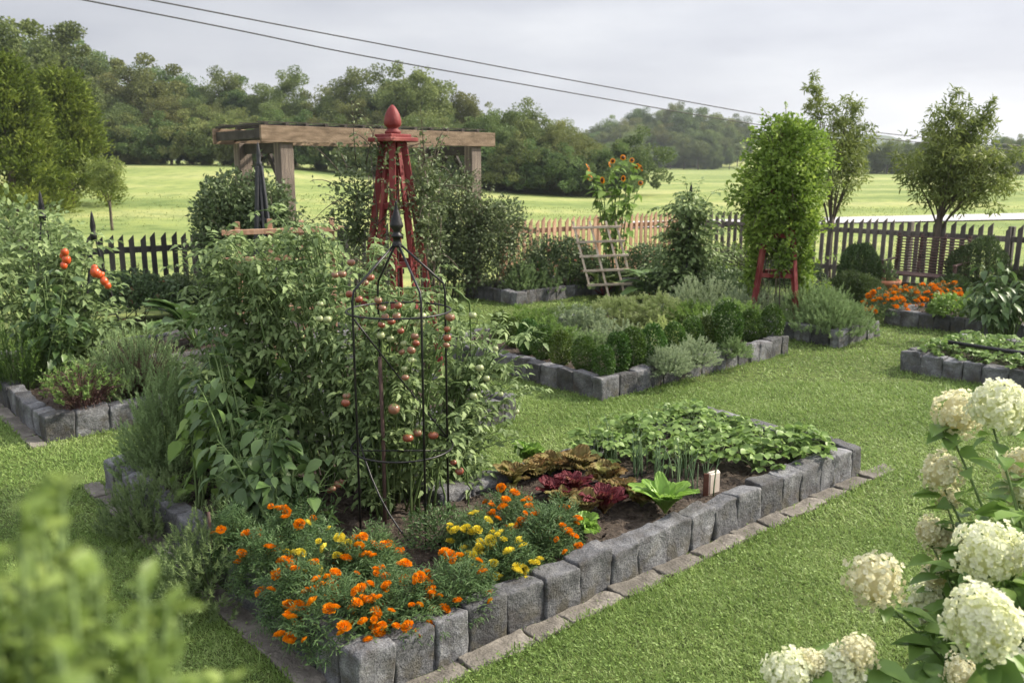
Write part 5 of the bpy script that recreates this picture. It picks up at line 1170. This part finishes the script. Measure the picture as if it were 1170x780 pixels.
# pot with rosemary
p = P(1012, 331, 13.0); p.z = 0
t = thing('flower_pot', 'terracotta flower pot standing left of the brown bench', 'flower pot', (p.x, p.y, 0), 0, None, 1.4); m = M(); m.add(*lathe([(0, 0), (.095, 0), (.135, .2), (.15, .2), (.152, .25), (.138, .25), (.125, .21), (0, .21)], 24)); o = m.build('pot', MT['terracotta'], t)
mound('rosemary', 'upright rosemary growing in the terracotta pot', 'rosemary', (p.x, p.y, .29), 60, .11, .34, .25, 26, .045, .007, 'lav', 141, start=.1)
# far marigolds and cabbages
for i, (px, py, r_, lb) in enumerate(((1008, 357, .27, 'far orange marigold clump at the left corner of the far right bed'), (1032, 350, .28, 'far orange marigold clump behind the corner one, below the terracotta pot'), (1058, 348, .27, 'far orange marigold clump in front of the bench'), (1076, 345, .22, 'far orange marigold clump farthest right'))):
    marigold(lb, g(px, py, .13), r_, .27, 'orange', 34, 200+i, 'far marigolds', fs=.038, n=3000, lf=.035)
for (s, t_, lb) in ((11.25, 4.5, 'green leafy herb in front of the far marigolds'), (11.35, 4.1, 'pale leafed cabbage plant on the far right bed')):
    bush('herb', lb, 'vegetable plant', st(s, t_, .13), (0, 0, .1), (.3, .25, .2), 800, .05, OVATE, 'light' if t_ > 4.3 else 'silver', int(s*t_))
tb8 = Vector(st(11.2, 3.2, 0))
broad_plant('eggplant_plant', 'bushy plant with long drooping glossy leaves at the right edge', 'vegetable plant', Vector((P(1150, 300, 9.9).x, 9.9, .1)), [((0, 0, .55), (.42, .3, .32), 1), ((-.2, 0, .4), (.3, .25, .25), .7), ((.35, 0, .45), (.3, .3, .3), .7)], 42, 'broad', 151, .15, 9, wr=.7)
GS2 = 'strawberry plants in the right edge bed'
for i in range(20):
    s = 8.75+(i % 4)*.3+random.uniform(-.05, .05); t_ = 3.55-(i//4)*.34
    o = link('strawberry_plant', SW[i % 5], None, st(s, t_, .13), (0, 0, i*1.3), random.uniform(1.0, 1.3)); tag(o, 'low strawberry plant in the bed at the right edge with the black pipe', 'strawberry plant', GS2)

# ------------------------------------------------------------------ hydrangea at the right
def hyd_head(mat, seed, n=300, old=False):
    rg = np.random.default_rng(seed); m = M(); i = np.arange(n)+.5; th = np.arccos(1-2*i/n*.93); ph = i*2.39996+rg.normal(size=n)*.1
    d = np.stack([np.cos(ph)*np.sin(th), np.sin(ph)*np.sin(th), np.cos(th)*1.0], -1); O = d*(1+rg.normal(size=n)*.09)[:, None]*(lump(d, seed, .2, 2.2))[:, None]*.86
    a1 = nrm(np.cross(d, rv(n))); a2 = np.cross(d, a1); ps = .17*rg.uniform(.7, 1.25, n)
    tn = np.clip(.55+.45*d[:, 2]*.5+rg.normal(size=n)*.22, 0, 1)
    for k in range(4):
        ax = a1*math.cos(k*PI/2)+a2*math.sin(k*PI/2); m.add(*place(ROUND, O, ax+d*rg.uniform(.3, 1.5, n)[:, None], ps, ps*.95, upv=d, rnd=tn, rollj=.3), 0)
    m.add(*lathe([(0, -.7), (.5, -.45), (.7, 0), (.5, .5), (0, .7)], 12), .1, 0)
    return m.mesh('flower_head', [MT[mat]])
HH = {'hyd': [hyd_head('hyd', i) for i in range(3)], 'hyd_old': [hyd_head('hyd_old', i+5, 170) for i in range(2)]}
def hydrangea():
    b = Vector((1.72, 2.35, 0)); t = thing('hydrangea', 'hydrangea bush with big round creamy white flower heads at the right edge', 'shrub', b); ms = M(); m = M(); rg = np.random.default_rng(3)
    hs = [(1096, 472, 30, 'hyd_old'), (1142, 466, 33, 'hyd'), (1076, 540, 25, 'hyd_old'), (1133, 634, 38, 'hyd'), (1125, 713, 47, 'hyd'), (1000, 663, 36, 'hyd_old'), (1064, 690, 27, 'hyd'), (1083, 620, 23, 'hyd_old'), (1064, 608, 20, 'hyd_old'), (1166, 532, 22, 'hyd_old'), (1166, 562, 22, 'hyd'), (980, 745, 24, 'hyd_old'), (902, 770, 30, 'hyd'), (960, 771, 32, 'hyd'), (928, 757, 18, 'hyd_old'), (1084, 570, 14, 'hyd_old'), (1078, 705, 24, 'hyd_old'), (1070, 655, 18, 'hyd_old'), (1156, 772, 34, 'hyd'), (1098, 768, 22, 'hyd_old'), (1180, 470, 26, 'hyd'), (1210, 640, 40, 'hyd'), (1100, 655, 16, 'hyd')]
    O = []; D = []; S = []; 
    for i, (px, py, r, k) in enumerate(hs):
        Y = min(2.9, max(1.75, 990*.088/r)); 
        if py > 735: Y = 2.15
        q = P(px, py, Y)-b; rad = r*Y/990*.98; ax = Vector((rg.normal()*.35-.25, rg.normal()*.3-.25, 1)).normalized()
        link('flower_head', HH[k][i % len(HH[k])], t, q, ax.to_track_quat('Z', 'Y').to_euler(), (rad, rad, rad*(1.0 if k == 'hyd' else 1.05)))
        bs = Vector((rg.normal()*.12, rg.normal()*.12, 0)); e = q-ax*rad*.8; md = Vector((bs.x*.5+e.x*.5, bs.y*.5+e.y*.5, e.z*.7))-ax*.05
        pts = bez(bs, md, e, 12); ms.add(*tube(pts, np.linspace(.008, .0035, 12), 6), .5)
        for q_ in range(24):
            tt = rg.uniform(.35, 1)**.6; p = (1-tt)**2*np.array(bs)+2*tt*(1-tt)*np.array(md)+tt*tt*np.array(e); a = rg.random()*6.283; d = np.array([math.cos(a), math.sin(a), rg.uniform(-.2, .4)]); O.append(p+d*.025); D.append(d); S.append(rg.uniform(.06, .115))
    # non-flowering leafy shoots filling the bush
    for i in range(130):
        py_ = rg.uniform(570, 860); tgt = P(rg.uniform(1120-.55*max(0, py_-600), 1290), py_, rg.uniform(2.25, 3.1))-b
        if tgt.z < .05: tgt.z = rg.uniform(.1, .4)
        px_lim = 0; e = np.array(tgt); bs = rg.normal(size=3)*[.12, .12, 0]; md = (bs+e)/2+[0, 0, e[2]*.2]; ms.add(*tube(bez(bs, md, e, 8), np.linspace(.004, .0015, 8), 5), .5)
        for q_ in range(17):
            tt = rg.uniform(.35, 1.0); p = (1-tt)**2*bs+2*tt*(1-tt)*md+tt*tt*e; a = rg.random()*6.283; d = np.array([math.cos(a), math.sin(a), rg.uniform(-.3, .45)]); O.append(p+d*.02); D.append(d); S.append(rg.uniform(.055, .12))
    S = np.array(S); m.add(*place(OVATE, O, D, S, S*.9, rollj=.35)); m.build('foliage', MT['hyd_leaf'], t); ms.build('stems', MT['stem'], t)
hydrangea()
# blurred shrub close to the camera at lower left
def near_shrub():
    b = Vector((-.36, .6, 0)); t = thing('leafy_shrub', 'out of focus bright green leafy shrub close by at the lower left', 'shrub', b); ms = M(); m = M(); rg = np.random.default_rng(8); O = []; D = []; S = []
    tg = [(40, 560, .8), (70, 545, .85), (20, 600, .8), (85, 620, .8), (60, 660, .78), (10, 680, .8), (110, 640, .8), (160, 640, .85), (175, 690, .8), (120, 700, .76), (60, 730, .72), (20, 760, .72), (200, 690, .85), (150, 740, .75), (100, 770, .7), (260, 765, .78), (235, 775, .75), (-30, 600, .8), (-30, 700, .8), (0, 640, .85), (190, 760, .75), (50, 610, .9), (30, 700, .9), (90, 700, .85), (290, 790, .8), (-60, 650, .8), (40, 800, .7), (140, 800, .72)]
    for (px, py, Y) in tg*3:
        e = np.array(P(px+rg.normal()*9, py+abs(rg.normal())*16, Y*.58+rg.normal()*.03)-b); bs = rg.normal(size=3)*[.1, .06, 0]; md = np.array([bs[0]*.3+e[0]*.7, bs[1]*.3+e[1]*.7, e[2]*.7]); ms.add(*tube(bez(bs, md, e, 10), np.linspace(.005, .0012, 10), 5), .5)
        for q in range(40):
            tt = 1-.42*rg.random()**1.3; p = (1-tt)**2*bs+2*tt*(1-tt)*md+tt*tt*e; d = nrm(rg.normal(size=3)*[1, 1, .5])+[0, 0, .75]; O.append(p); D.append(d); S.append(rg.uniform(.010, .019))
    S = np.array(S); m.add(*place(OVATE, O, D, S, S*1.0, rollj=.4)); m.build('foliage', MT['shrubfg'], t); ms.build('stems', MT['stem'], t)
near_shrub()

# thin summer haze between here and the hills
v, f = box(0, 690, 30.0, 1780, 1410, 64.0); m = M(); m.add(v, f, .5)
hm, nt, N, L = nmat('haze_air'); pv = N('ShaderNodeVolumePrincipled'); pv.inputs['Color'].default_value = (.80, .87, .97, 1); pv.inputs['Density'].default_value = .0004; pv.inputs['Anisotropy'].default_value = .3
ho = N('ShaderNodeOutputMaterial'); L(pv.outputs[0], ho.inputs['Volume'])
tag(m.build('haze', hm, smooth=False), 'thin summer haze', 'haze', None, 'stuff')
